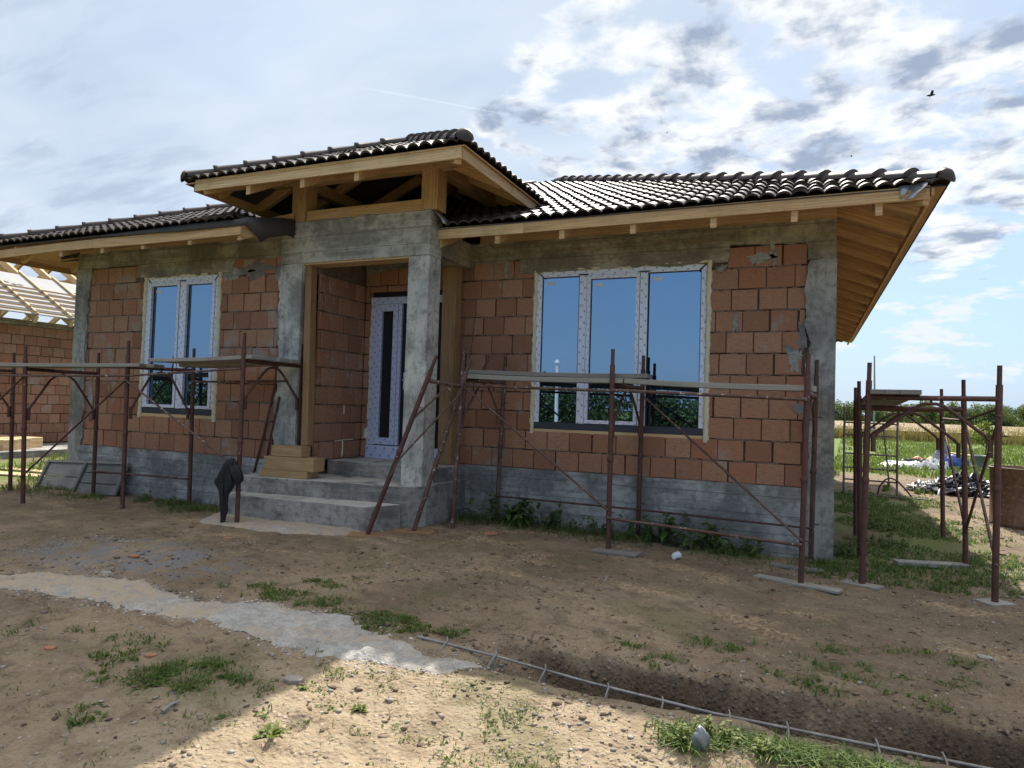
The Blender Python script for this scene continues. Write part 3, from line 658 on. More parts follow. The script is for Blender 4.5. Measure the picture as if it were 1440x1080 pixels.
# windows and door
def foam_strip(mb, a, b, w, y):
    a = np.array(a, float); b = np.array(b, float); L = np.linalg.norm(b-a); n = max(3, int(L/0.05)); pts = []; rr = []
    for i in range(n+1):
        p = a+(b-a)*i/n; pts.append((p[0]+random.uniform(-.006, .006), y+random.uniform(-.004, .004), p[1]+random.uniform(-.006, .006))); rr.append(w*random.uniform(0.75, 1.25))
    mb.tube(pts, rr, 8)
def window(x0, x1, z0, z1, y, kind):
    f = MB(); dk = MB(); fy0, fy1 = y+0.012, y+0.075; cy = (fy0+fy1)/2; th = fy1-fy0
    jw = 0.072
    def bar(mb, xa, za, xb, zb, w, dy=0.0): mb.beam((xa, cy+dy, za), (xb, cy+dy, zb), w if abs(za-zb) < 1e-6 and False else (th if abs(za-zb) < 1e-6 else w), w if abs(za-zb) < 1e-6 else th, up=(0, 0, 1) if abs(za-zb) < 1e-6 else (0, 1, 0))
    bar(f, x0, z1-jw/2, x1, z1-jw/2, jw)
    bar(f, x0+jw/2, z0, x0+jw/2, z1-jw, jw); bar(f, x1-jw/2, z0, x1-jw/2, z1-jw, jw)
    win = f.build('window', FILM, house, 0.004)
    mul = []
    if kind == 3:
        xs = [x0+(x1-x0)*k for k in (0.292, 0.652)]; mw = 0.10
        for i, xm in enumerate(xs): one('mullion', FILM, win, lambda mb: bar(mb, xm, z0+0.085, xm, z1-jw+0.004, mw, -0.006), 0.004)
        sa, sb = xs[0]+mw/2, xs[1]-mw/2; panes = [(x0+jw, xs[0]-mw/2, 0.0, 0), (sa, sb, 0.045, 1), (xs[1]+mw/2, x1-jw, 0.0, 0)]
    else:
        xm = x0+(x1-x0)*0.51; mw = 0.095
        one('mullion', FILM, win, lambda mb: bar(mb, xm, z0+0.085, xm, z1-jw+0.004, mw, -0.006), 0.004)
        panes = [(x0+jw, xm-mw/2, 0.044, 1), (xm+mw/2, x1-jw, 0.044, 1)]
    one('sill_profile', GASKET, win, lambda mb: bar(mb, x0+0.004, z0+0.043, x1-0.004, z0+0.043, 0.085, -0.004), 0.004)
    for (a, b, s_, sash) in panes:
        za, zb = z0+0.085, z1-jw
        if sash:
            sf = MB(); bar(sf, a+.004, zb-s_/2-.004, b-.004, zb-s_/2-.004, s_, -0.018); bar(sf, a+.004, za+s_/2+.004, b-.004, za+s_/2+.004, s_, -0.018)
            bar(sf, a+s_/2+.004, za+s_+.004, a+s_/2+.004, zb-s_-.004, s_, -0.018); bar(sf, b-s_/2-.004, za+s_+.004, b-s_/2-.004, zb-s_-.004, s_, -0.018)
            sh = sf.build('sash', FILM, win, 0.004); par = win; q = s_
        else: par = win; q = 0.0
        g_ = MB(); th_, cy_ = th, cy
        def bar2(mb, xa, za_, xb, zb_, w_, dy): mb.beam((xa, cy+.0, za_), (xb, cy+.0, zb_), .016 if abs(za_-zb_) < 1e-6 else w_, w_ if abs(za_-zb_) < 1e-6 else .016, up=(0, 0, 1) if abs(za_-zb_) < 1e-6 else (0, 1, 0))
        bar2(g_, a+q, za+q+.006, b-q, za+q+.006, 0.009, 0); bar2(g_, a+q, zb-q-.006, b-q, zb-q-.006, 0.009, 0)
        bar2(g_, a+q+.006, za+q+.012, a+q+.006, zb-q-.012, 0.009, 0); bar2(g_, b-q-.006, za+q+.012, b-q-.006, zb-q-.012, 0.009, 0); g_.build('gasket', DARK, win)
        def pane(mb):
            X0, X1, Z0, Z1 = a+q, b-q, za+q, zb-q; yy = cy-0.002
            mb.box((X0, yy, Z0), (X1, yy+0.024, Z1))
        po_ = one('pane', GLASS, par, pane)
        one('sticker', WHITE, win, lambda mb: mb.box((a+q+0.05, cy-0.0045, zb-q-0.10), (a+q+0.16, cy-0.0025, zb-q-0.055))) if kind == 3 or a < xm else None
    for xm_ in ([xm] if kind == 2 else xs):   # seams beside the mullion and the dark caps over it
        for sx in (-1, 1): one('seam', GASKET, win, lambda mb: mb.box((xm_+sx*(mw/2+.002)-.003, fy0-.009, z0+.087), (xm_+sx*(mw/2+.002)+.003, fy0+.02, z1-jw-.003)))
        one('mullion_cap', GASKET, win, lambda mb: mb.box((xm_-mw*.62, fy0-.010, z1-jw+.0045), (xm_+mw*.62, fy0-.001, z1-jw+.022)))
    # dark mitre joints of the film at the upper corners
    for sx, cx in ((1, x0), (-1, x1)):
        mj = MB(); mj.slab([(cx+sx*0.004, fy0-0.003, z1-0.002), (cx+sx*0.03, fy0-0.003, z1-0.002), (cx+sx*0.112, fy0-0.003, z1-jw-0.012), (cx+sx*0.086, fy0-0.003, z1-jw-0.012)], (0, 1, 0), 0.006); mj.build('mitre_joint', GASKET, win)
    fo = MB()
    foam_strip(fo, (x0-.016, z0-.06), (x0-.018, z1+.02), 0.029, y+0.010); foam_strip(fo, (x1+.014, z0-.08), (x1+.020, z1+.03), 0.034, y+0.008)
    foam_strip(fo, (x0-.02, z1+.012), (x1+.02, z1+.018), 0.022, y+0.010)
    fo.build('foam_seal', FOAM, win)
    one('sill_board', PINEB, win, lambda mb: mb.beam((x0+.0, y+0.045, z0-.025), (x1-.0, y+0.045, z0-.025), 0.07, 0.046))
    one('sill_gap', DARK, win, lambda mb: mb.box((x0+.05, y+0.03, z0-.085), (x1-.05, y+0.09, z0-.05))) if kind == 3 else None
    return win
window(*RW, 0.0, 3)
window(*LW, YL, 2)
# entrance door: filmed frame, leaf with a slim pane, dark side light, threshold
dx0, dx1, dz1 = DR[0], DR[1], DR[3]
f = MB(); yd = 0.03
def vb(mb, x, z0, z1, w, y, th=0.06): mb.beam((x, y, z0), (x, y, z1), w, th, up=(0, 1, 0))
def hb(mb, x0, x1, z, h, y, th=0.06): mb.beam((x0, y, z), (x1, y, z), th, h)
vb(f, dx0+.05, 0.19, dz1-.1, 0.10, yd); vb(f, dx1-.05, 0.19, dz1-.1, 0.10, yd); hb(f, dx0, dx1, dz1-.05, 0.10, yd)
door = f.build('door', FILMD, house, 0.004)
lf = MB(); l0 = dx0+0.105; l1 = l0+0.35
vb(lf, l0+.04, 0.20, dz1-.105, 0.08, yd-.012); vb(lf, l1-.04, 0.20, dz1-.105, 0.08, yd-.012); hb(lf, l0+.08, l1-.08, dz1-.155, 0.10, yd-.012); hb(lf, l0+.08, l1-.08, 0.25, 0.10, yd-.012); vb(lf, l1+.033, 0.20, dz1-.105, 0.055, yd-.006)
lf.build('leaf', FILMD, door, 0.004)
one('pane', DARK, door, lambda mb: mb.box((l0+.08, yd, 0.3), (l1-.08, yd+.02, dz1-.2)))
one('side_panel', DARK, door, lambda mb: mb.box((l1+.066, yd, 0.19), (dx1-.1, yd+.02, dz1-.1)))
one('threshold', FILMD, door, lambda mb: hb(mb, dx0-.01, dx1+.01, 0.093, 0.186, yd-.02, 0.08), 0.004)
def hnd(mb): mb.box((l1+.11, yd-.012, 1.0), (l1+.15, yd-.001, 1.24)); mb.tube([(l1+.13, yd-.02, 1.13), (l1+.13, yd-.06, 1.13), (l1+.24, yd-.065, 1.13)], 0.011, 8)
one('handle', WHITE, door, hnd)
one('door_head_gap', DARK, door, lambda mb: mb.box((dx0, 0.03, dz1+.002), (dx1, 0.10, dz1+.08)))
fo = MB(); foam_strip(fo, (dx0-.015, 0.1), (dx0-.015, dz1), 0.02, 0.02); foam_strip(fo, (dx0-.03, 0.28), (dx0-.02, 0.42), 0.045, 0.01); fo.build('foam_seal', FOAM, door)

# ------------------------------------------------------------------ the roof
def slope(mb, P0, ud, plan, p, a_of, dmax, pitch=0.15, course=0.335, ns=8, amp=0.043, thick=0.018):
    """Profiled tiles on a roof plane: P0 on the eave, ud along it, plan = up-slope direction in plan."""
    P0 = np.array(P0, float); ud = np.array(ud, float); pl = np.array(plan, float); nrm = unit(np.cross(ud, np.array([pl[0], pl[1], p])))
    if nrm[2] < 0: nrm = -nrm
    k = math.sqrt(1+p*p); rows = []; nc = int(dmax*k/course)
    for c in range(nc+1):
        d0 = c*course/k; d1 = min((c+1)*course/k, dmax)
        if d0 >= dmax-1e-3: break
        if c == 0: rows.append((d0, -1))
        rows.append((d0, 0.030)); rows.append((d1, 0.004))
    A0 = min(a_of(0)[0], a_of(dmax)[0]); A1 = max(a_of(0)[1], a_of(dmax)[1])
    aa = np.arange(math.floor(A0/pitch)*pitch, A1+pitch, pitch/ns)
    wv = np.abs(np.sin(np.pi*(aa/pitch)))**0.75*amp
    V = []; key = []
    for (d, lift) in rows:
        lo, hi = a_of(d); jit = 0.004*np.sin(aa*13.7+d*31)
        for i, a in enumerate(aa):
            ac = min(max(a, lo), hi); z = (wv[i]*(1 if lift >= 0 else 0.82)+(lift if lift >= 0 else 0.030-thick))+jit[i]
            V.append(P0+ud*ac+np.array([pl[0]*d, pl[1]*d, p*d])+nrm*z); key.append(ac)
    n = len(aa); F = []
    flip = np.cross(ud, np.array([pl[0], pl[1], p]))[2] < 0
    for r_ in range(len(rows)-1):
        for i in range(n-1):
            a = r_*n+i
            if abs(key[a]-key[a+1]) < 1e-6 and abs(key[a+n]-key[a+n+1]) < 1e-6: continue
            q = (a, a+1, a+n+1, a+n); F.append(tuple(reversed(q)) if flip else q)
    mb.add(V, F, None, False)
def caps(mb, p0, p1, r=0.098, L=0.37, first=True):
    p0 = np.array(p0, float); p1 = np.array(p1, float); T = np.linalg.norm(p1-p0); d = (p1-p0)/T
    sd = unit(np.cross(d, (0, 0, 1))); up = np.cross(sd, d); n = int(T/L); m = 12
    for i in range(n):
        a = p0+d*(i*L); V = []; F = []; stations = [(0.0, 1.04, .035), (L*0.12, 1.04, .03), (L*0.14, 0.98, 0.026), (L+0.06, 0.90, 0.0)]
        if i == 0 and first: stations = [(-0.05, 0.25, .0), (-0.035, 0.66, .012), (0.0, 0.92, .03), (0.05, 1.04, .035)]+stations[1:]
        tw = random.uniform(-.006, .006)
        for (t, k, lift) in stations:
            for j in range(m+1):
                th = math.pi*j/m; V.append(a+d*t+sd*(math.cos(th)*r*k+tw)+up*(math.sin(th)*r*k*0.95+lift-0.02))
        for s_ in range(len(stations)-1):
            for j in range(m): q = s_*(m+1)+j; F.append((q, q+1, q+m+2, q+m+1))
        e = 0; F.append(tuple(range(m, -1, -1)))
        mb.add(V, F, None, True)
PM = 0.42; EX, EY, EZ = 0.90, -1.02, 2.975       # tile tip of the main roof: right, front, height
XW = -11.86
roof = MB(); slope(roof, (0, EY, EZ), (1, 0, 0), (0, 1), PM, lambda d: (min(XW+d+.095, EX-d), EX-d), 6.2)
slope(roof, (EX, 0, EZ), (0, 1, 0), (-1, 0), PM, lambda d: (EY+d, 13.86-d), 6.2, ns=4)
LZ, LY = 2.935, -2.20; RXE = -6.60; HD = (RXE-XW)/2
slope(roof, (0, LY, LZ), (1, 0, 0), (0, 1), PM, lambda d: (XW+d, RXE-d), HD)
slope(roof, (RXE, 0, LZ), (0, 1, 0), (-1, 0), PM, lambda d: (LY+d, d-1.1), HD)
slope(roof, (XW, 0, LZ), (0, 1, 0), (1, 0), PM, lambda d: (LY+d if d <= HD+.01 else d-1.115, 13.86-d), 6.2, ns=2)
slope(roof, (0, 13.86, EZ), (1, 0, 0), (0, -1), PM, lambda d: (XW+d, EX-d), 6.2, ns=2)
ROOF = roof.build('roof', TILE, house)
PP = 0.48; QX0, QX1, QY, QZ = -7.50, -3.50, -2.20, 3.475
roof = MB(); slope(roof, (0, QY, QZ), (1, 0, 0), (0, 1), PP, lambda d: (QX0+d, QX1-d), 1.97)
def yend(d): return (QZ-EZ+PP*d)/PM+EY+0.05
slope(roof, (QX1, 0, QZ), (0, 1, 0), (-1, 0), PP, lambda d: (QY+d, yend(d)), 1.99)
slope(roof, (QX0, 0, QZ), (0, 1, 0), (1, 0), PP, lambda d: (QY+d, yend(d)), 1.99)
PROOF = roof.build('porch_roof', TILE, house)
def hipcap(par, p0, p1, first=True): one('hip_cap', TILE, par, lambda mb: caps(mb, p0, p1, first=first))
hp = 0.045
hipcap(ROOF, (EX-.02, EY+.02, EZ+hp), (EX-6.2, EY+6.2, EZ+PM*6.2+hp)); hipcap(ROOF, (XW+.02, LY+.02, LZ+hp), (XW+HD, LY+HD, LZ+PM*HD+hp))
hipcap(ROOF, (XW+HD, LY+HD-.1, LZ+PM*HD+hp), (XW+HD, 1.75, LZ+PM*HD+hp), False); hipcap(ROOF, (XW+HD, 1.52, LZ+PM*HD+hp), (XW+6.2, 5.1, LZ+PM*6.2+hp), False)
hipcap(PROOF, (QX1-.02, QY+.02, QZ+hp), (QX1-2.0, QY+2.0, QZ+PP*2.0+hp)); hipcap(PROOF, (QX0+.02, QY+.02, QZ+hp), (QX0+2.0, QY+2.0, QZ+PP*2.0+hp))
# underlay and boarding below the tiles
def sheet(par, name, m, pts, dz, th=0.012):
    pts = [np.array(p, float) for p in pts]; nrm = unit(np.cross(pts[1]-pts[0], pts[2]-pts[0])); nrm = nrm if nrm[2] > 0 else -nrm
    one(name, m, par, lambda mb: mb.slab([p+np.array([0, 0, dz]) for p in pts], nrm, th))
def pt(x, y, ex, ey, ez, p, dx, dy): pass
sheet(ROOF, 'underlay', MEMB, [(XW+.2, EY+.03, EZ+.012), (EX-.03, EY+.03, EZ+.012), (EX-6.2, EY+6.2, EZ+PM*6.2), (XW+6.35, EY+6.2, EZ+PM*6.2)], -0.03)
sheet(ROOF, 'boarding', BOARDU, [(EX-.03, EY+.03, EZ+.012), (EX-.03, 13.8, EZ+.012), (EX-6.2, 13.86-6.2, EZ+PM*6.2), (EX-6.2, EY+6.2, EZ+PM*6.2)], -0.03)
sheet(ROOF, 'underlay', MEMB, [(XW+.03, LY+.03, LZ+.012), (RXE-.05, LY+.03, LZ+.012), (XW+HD, LY+HD, LZ+PM*HD)], -0.03)
sheet(ROOF, 'boarding', SOFFIT, [(XW+.03, LY+.03, LZ+.012), (XW+HD, LY+HD, LZ+PM*HD), (XW+HD, 1.52, LZ+PM*HD), (XW+4.6, 3.5, LZ+PM*4.6), (XW+4.6, 9.0, LZ+PM*4.6), (XW+.03, 13.8, LZ+.012)], -0.03)
sheet(PROOF, 'underlay', SOFFIT, [(QX0+.03, QY+.03, QZ+.012), (QX1-.03, QY+.03, QZ+.012), (QX1-2., QY+2., QZ+PP*2)], -0.03)
sheet(PROOF, 'boarding', SOFFIT, [(QX1-.03, QY+.03, QZ+.012), (QX1-.03, .15, QZ+.012), (QX1-2, 2.4, QZ+PP*2), (QX1-2., QY+2., QZ+PP*2)], -0.03)
sheet(PROOF, 'underlay', MEMB, [(QX0+.03, QY+.03, QZ+.012), (QX0+2, QY+2, QZ+PP*2), (QX0+2, 2.4, QZ+PP*2), (QX0+.03, .15, QZ+.012)], -0.03)
# fascias
def board(par, p0, p1, w=0.028, h=0.135, m=PINE, nm='fascia', n=1, sag=0.0): one(nm, m, par, lambda mb: mb.beam(p0, p1, w, h, n=n, sag=sag), 0.003)
board(ROOF, (-4.56, -0.972, 2.912), (-3.35, -0.972, 2.905), m=PINEB); board(ROOF, (-3.347, -0.972, 2.905), (0.745, -0.972, 2.922), h=0.13)
board(ROOF, (0.770, -0.985, 2.925), (0.770, 13.75, 2.925), h=0.075, w=0.025)
board(ROOF, (-11.75, -2.132, 2.80), (-9.2, -2.132, 2.835), n=4, sag=.012, h=.115); board(ROOF, (-9.197, -2.132, 2.835), (-6.55, -2.132, 2.832), n=6, sag=-.008, h=.125)
board(ROOF, (-11.79, -2.15, 2.86), (-11.79, 13.7, 2.86), h=.10)
board(PROOF, (-7.32, -2.145, 3.435), (-3.575, -2.145, 3.41), m=PINEB, h=.14); board(PROOF, (-3.575, -2.13, 3.41), (-3.575, 0.05, 3.41), h=.14)
board(PROOF, (-7.36, -2.13, 3.43), (-7.36, 0.0, 3.43), h=.12)
# rafters
def raft(par, p0, p1, w=0.07, h=0.14, m=SOFFIT): one('rafter', m, par, lambda mb: mb.beam(p0, p1, w, h), 0.003)
def raftcut(par, x, y0, y1, top, h0=.20, h1=.16, w=.062, m=PINE):   # plumb-cut rafter running into the house
    def fn(mb):
        P_ = [(y0, top(y0)-h0), (y1, top(y1)-h1), (y1, top(y1)), (y0, top(y0))]; V = [(x+s_*w/2, y, z) for s_ in (-1, 1) for (y, z) in P_]; o = random.random()*9
        F = [(0, 3, 2, 1), (4, 5, 6, 7), (0, 1, 5, 4), (1, 2, 6, 5), (2, 3, 7, 6), (3, 0, 4, 7)]
        mb.add(V, F, [[(o+V[k][1], (V[k][2]*5) % 9) for k in f] for f in F])
    one('rafter', m, par, fn, 0.003)
def zmain(y): return EZ+PM*(y-EY)-0.025-0.075
for x in (-4.49, -3.70, -2.886, -2.06, -1.205, -0.42, 0.33): ye = min(1.6, EY+(EX-x)-.05); raftcut(ROOF, x, -0.955, ye, lambda y: zmain(y)+.04)
raft(ROOF, (0.73, -0.955, zmain(-.955)-.03), (-1.6, 1.4, zmain(1.4)-.04), w=.075, m=PINE)
def zr(x): return EZ+PM*(EX-x)-0.10
for i in range(16):
    y = -0.45+i*0.86; xe = max(-0.9, EX-(y-EY)+.05)
    if xe < .7: raft(ROOF, (0.745, y, zr(0.745)), (xe, y, zr(xe)-.01), w=.08, h=.19)
def zl(y): return LZ+PM*(y-LY)-0.105
for x in (-9.907, -9.051, -8.267, -7.424, -6.596): raftcut(ROOF, x, -2.115, max(-1.22, min(0.0, LY+min(RXE-x, x-XW)-.06)), lambda y: zl(y)+.04)
raft(ROOF, (-11.70, -2.115, zl(-2.115)-.02), (-10.0, -0.42, zl(-0.42)-.06), w=.075)
raft(ROOF, (-10.9, -2.115, zl(-2.115)-.03), (-10.7, -1.3, zl(-1.3)), w=.06)
for i in range(8):
    y = -1.55+i*0.8; xe = min(-10.6, XW+(y-LY)-.06); raft(ROOF, (-11.72, y, LZ+.0+PM*.14-.1), (xe, y, LZ+PM*(xe-XW)-.11), w=.07)
def zp(y): return QZ+PP*(y-QY)-0.10
for x in (-6.48, -5.66, -4.90): ye = QY+min(x-QX0, QX1-x, 1.7)-.1; raftcut(PROOF, x, -2.125, ye, lambda y: zp(y)+.04)
raft(PROOF, (-3.62, -2.125, zp(-2.125)-.045), (-5.25, -.50, zp(-.50)-.05), w=.075, m=PINE); raft(PROOF, (-7.22, -2.125, zp(-2.125)-.03), (-5.72, -.65, zp(-.65)-.06), w=.075, m=PINE)
for y in (-1.75, -1.05, -.35): q = min(1.3, y-QY-.08); raft(PROOF, (QX1-.11, y, zp(-2.11)), (QX1-q, y, zp(QY+q)), h=.13); raft(PROOF, (QX0+.15, y, zp(-2.06)), (QX0+q, y, zp(QY+q)), h=.13)
# timber seats and the open frame over the porch
one('wall_plate', PINE, ROOF, lambda mb: mb.beam((-4.4, 0.062, 3.068), (-0.005, 0.062, 3.068), 0.14, 0.134), .003)
one('wall_plate', PINE, ROOF, lambda mb: mb.beam((-0.075, 0.135, 3.07), (-0.075, 12.6, 3.07), 0.14, 0.136), .003)
one('wall_plate', PINE, ROOF, lambda mb: mb.beam((-10.9, YL+.062, 3.068), (-6.9, YL+.062, 3.068), 0.14, 0.134), .003)
one('frame_rail', PINE, PROOF, lambda mb: mb.beam((-6.40, YL+.07, 3.235), (-4.64, YL+.07, 3.235), 0.14, 0.142), .003)
one('frame_post', PINE, PROOF, lambda mb: mb.beam((-4.525, YL+.11, 3.166), (-4.525, YL+.11, 3.72), 0.225, 0.225, up=(0, 1, 0)), .004)
one('frame_post', PINE, PROOF, lambda mb: mb.beam((-6.535, YL+.11, 3.15), (-6.535, YL+.11, 3.72), 0.225, 0.225, up=(0, 1, 0)), .004)
one('frame_plate', PINE, PROOF, lambda mb: mb.beam((-7.0, YL+.05, 3.745), (-4.05, YL+.05, 3.735), 0.14, 0.15), .003)
one('frame_plate', PINE, PROOF, lambda mb: mb.beam((-4.48, YL+.13, 3.74), (-4.48, 1.0, 3.74), 0.14, 0.15), .003)
one('frame_plate', PINE, PROOF, lambda mb: mb.beam((-6.58, YL+.13, 3.74), (-6.58, 1.0, 3.74), 0.14, 0.15), .003)
for (a, b) in ()or (((-6.3, .9, 3.35), (-5.9, .7, 3.7)),): one('brace', SOFFIT, PROOF, lambda mb: mb.beam(a, b, .08, .12), .003)
for (xa, ya, xb, yb) in ((-6.9, 1.2, -5.6, 1.2), (-6.7, .5, -5.6, .5), (-4.1, .5, -5.4, .5), (-4.1, 1.2, -5.4, 1.2)): raft(PROOF, (xa, ya, QZ+PP*min(abs(xa-QX0), abs(QX1-xa))-.12), (xb, yb, QZ+PP*min(abs(xb-QX0), abs(QX1-xb))-.14))
one('ridge_timber', SOFFIT, PROOF, lambda mb: mb.beam((-5.5, -.3, 4.22), (-5.5, 2.4, 4.22), .10, .14))
one('inner_boarding', SOFFIT, house, lambda mb: mb.box((-8.4, 2.6, 2.9), (-2.9, 2.64, 4.4)))
# loose sheets at the valleys and the bent tin at the corner
def drape(name, m, pts, par=None):       # a small bent sheet: rows of points
    mb = MB(); n = len(pts[0]); V = [q for r_ in pts for q in r_]
    F = [(r_*n+i, r_*n+i+1, (r_+1)*n+i+1, (r_+1)*n+i) for r_ in range(len(pts)-1) for i in range(n-1)]
    mb.add(V, F, None, True); o = mb.build(name, m, par or ROOF); s_ = o.modifiers.new('t', 'SOLIDIFY'); s_.thickness = 0.006; return o
drape('valley_sheet', MEMB, [[(-6.54, -2.09, 2.99), (-6.53, -1.75, 3.08), (-6.54, -1.45, 3.15), (-6.56, -1.21, 3.20)], [(-6.53, -2.10, 2.90), (-6.50, -1.8, 2.97), (-6.53, -1.5, 3.03), (-6.55, -1.21, 3.06)], [(-6.52, -1.95, 2.83), (-6.49, -1.74, 2.91), (-6.53, -1.48, 2.93), (-6.55, -1.21, 3.01)], [(-6.54, -1.83, 2.75), (-6.50, -1.72, 2.83), (-6.54, -1.48, 2.91), (-6.55, -1.21, 2.99)]])
drape('valley_sheet', MEMB, [[(-9.0, -2.165, 2.93), (-8.2, -2.165, 2.94), (-7.4, -2.17, 2.95), (-6.45, -2.16, 2.95)], [(-9.0, -2.16, 2.905), (-8.2, -2.17, 2.885), (-7.4, -2.165, 2.865), (-6.45, -2.15, 2.87)]])
drape('flashing', FLASH, [[(-4.487, -1.15, 3.16), (-4.43, -1.15, 3.13), (-4.37, -1.14, 3.06), (-4.345, -1.13, 3.0)], [(-4.487, -.95, 3.16), (-4.43, -.95, 3.13), (-4.37, -.95, 3.07), (-4.345, -.95, 3.01)]])
drape('flashing', FLASH, [[(0.57, -0.99, 3.0), (0.60, -1.0, 2.93), (0.53, -1.03, 2.85)], [(0.66, -0.99, 3.03), (0.67, -1.03, 2.95), (0.60, -1.06, 2.86)], [(0.74, -1.0, 3.04), (0.71, -1.05, 2.97), (0.63, -1.07, 2.90)]])
drape('flashing', FLASH, [[(0.49, -0.995, 3.0), (0.50, -1.0, 2.92), (0.505, -1.0, 2.87)], [(0.58, -0.995, 3.0), (0.57, -1.0, 2.93), (0.53, -1.0, 2.90)]])

# ------------------------------------------------------------------ scaffolds
def foot(P): return np.array([P[0], P[1], gz(P[0], P[1])])
def lerp(a, b, t): return np.array(a)*(1-t)+np.array(b)*t
def at_z(a, b, z): return lerp(a, b, (z-a[2])/(b[2]-a[2]))
def leg(par, a, b, m, r=0.0275):
    d = unit(b-a); L = np.linalg.norm(b-a)
    def fn(mb):
        mb.tube([a, b-d*0.17], r, 10); mb.tube([b-d*0.172, b], r*0.74, 9)
        mb.tube([a+d*0.95, a+d*0.97, a+d*1.0, a+d*1.02], [r*1.02, r*1.25, r*1.25, r*1.02], 9, False)
        for t in (0.42, L-0.62): mb.tube([a+d*t, a+d*t+np.array([0.07, -0.015, 0.0])], 0.007, 6)
    one('leg', m, par, fn)
def frame(par, fa, ta, fb, tb, ztr, m, arch=0.52):
    leg(par, fa, ta, m); leg(par, fb, tb, m)
    a = at_z(fa, ta, ztr); b = at_z(fb, tb, ztr)
    one('transom', m, par, lambda mb: mb.tube([a, lerp(a, b, .5)+np.array([0, 0, -.004]), b], 0.024, 9))
    al = at_z(fa, ta, ztr-arch); bl = at_z(fb, tb, ztr-arch); ac = at_z(fa, ta, ztr-arch-.14); bc = at_z(fb, tb, ztr-arch-.14)
    def q(s, dz): return lerp(a, b, s)+np.array([0, 0, dz])
    e = 0.055/max(0.3, np.linalg.norm(b-a))
    def fn(mb):
        P_ = [lerp(ac, bc, e), lerp(al, bl, e)+np.array([0, 0, -.03]), lerp(al, bl, e*1.5)+np.array([0, 0, .02]), q(.33, -.13), q(.40, -.075), q(.46, -.055), q(.54, -.055), q(.60, -.075), q(.67, -.13), lerp(al, bl, 1-e*1.5)+np.array([0, 0, .02]), lerp(al, bl, 1-e)+np.array([0, 0, -.03]), lerp(ac, bc, 1-e)]
        mb.tube(P_, 0.015, 8)
        for k, s_ in ((ac, 0), (bc, 1)):
            t_ = e if s_ == 0 else 1-e; c = lerp(ac, bc, t_)
            mb.tube([c+np.array([0, 0, -.02]), c+np.array([0, 0, .14])], 0.021, 8)
            mb.tube([q(.5, -.055), q(.5, 0)], 0.012, 6)
    one('arch_brace', m, par, fn)
def rail(par, pts, m, r=0.014, nm='ledger'): one(nm, m, par, lambda mb: mb.tube(pts, r, 8))
def topz(F_, px, py): return W(px, py, 1, F_[1])

# left run before the two-pane window
L1f, L2f, L3f, L1b, L2b, L0b = [foot(G(*q)) for q in ((32, 708), (172, 716), (333, 739), (131, 696), (266, 710), (14, 690))]
for q in (L1b, L2b, L0b): q[1] = min(q[1], YL-0.10)
L0f = foot(L0b+np.array([0.05, -1.05, 0])); L3b = np.array([L3f[0]-.02, max(L3f[1]+1.02, YL-.16), -0.19])
def tip(F_, q): return topz(F_, *q)
TL1f, TL2f, TL3f = tip(L1f, (36, 487)), tip(L2f, (181, 479)), tip(L3f, (344, 468)); TL1b, TL2b = tip(L1b, (139, 496)), tip(L2b, (273, 490)); TL0b = tip(L0b, (20, 496))
TL3b = tip(L3b, (424, 484)); TL0f = L0f+np.array([-.02, 0, 2.2])
sl_ = thing('scaffold', 'rusty red tube scaffold standing before the two-pane window on the left', 'scaffold', (L2f[0], L2f[1], L2f[2]), 'tube scaffolds round the house')
zt = [1.06, topz(L1f, 36, 519)[2], topz(L2f, 180, 516)[2], topz(L3f, 341, 507)[2]]
frame(sl_, L0f, TL0f, L0b, TL0b, zt[1], RUST); frame(sl_, L1f, TL1f, L1b, TL1b, zt[1], RUST); frame(sl_, L2f, TL2f, L2b, TL2b, zt[2], RUST); frame(sl_, L3f, TL3f, L3b, TL3b, zt[3], RUST, .42)
dz = np.array([0, -0.035, 0])
def onleg(a, b, z): return at_z(a, b, z)+dz
rail(sl_, [onleg(L0f, TL0f, zt[1]-.1), onleg(L1f, TL1f, zt[1]-.09)], RUSTP); rail(sl_, [onleg(L1f, TL1f, zt[1]-.09), onleg(L2f, TL2f, zt[2]-.12)], RUSTP); rail(sl_, [onleg(L2f, TL2f, zt[2]-.12), onleg(L3f, TL3f, zt[3]-.1)], RUSTP)
rail(sl_, [onleg(L2b, TL2b, zt[2]-.16), onleg(L3b, TL3b, zt[3]-.2)], RUSTP); rail(sl_, [onleg(L1b, TL1b, -.33), onleg(L2b, TL2b, -.33)], RUSTP)
rail(sl_, [onleg(L2f, TL2f, .98), onleg(L1f, TL1f, -.33)], RUST, .013, 'diagonal_brace'); rail(sl_, [onleg(L2f, TL2f, 1.0), onleg(L3f, TL3f, -.02)], RUSTP, .013, 'diagonal_brace'); rail(sl_, [onleg(L1f, TL1f, .98), onleg(L0f, TL0f, -.3)], RUST, .013, 'diagonal_brace')

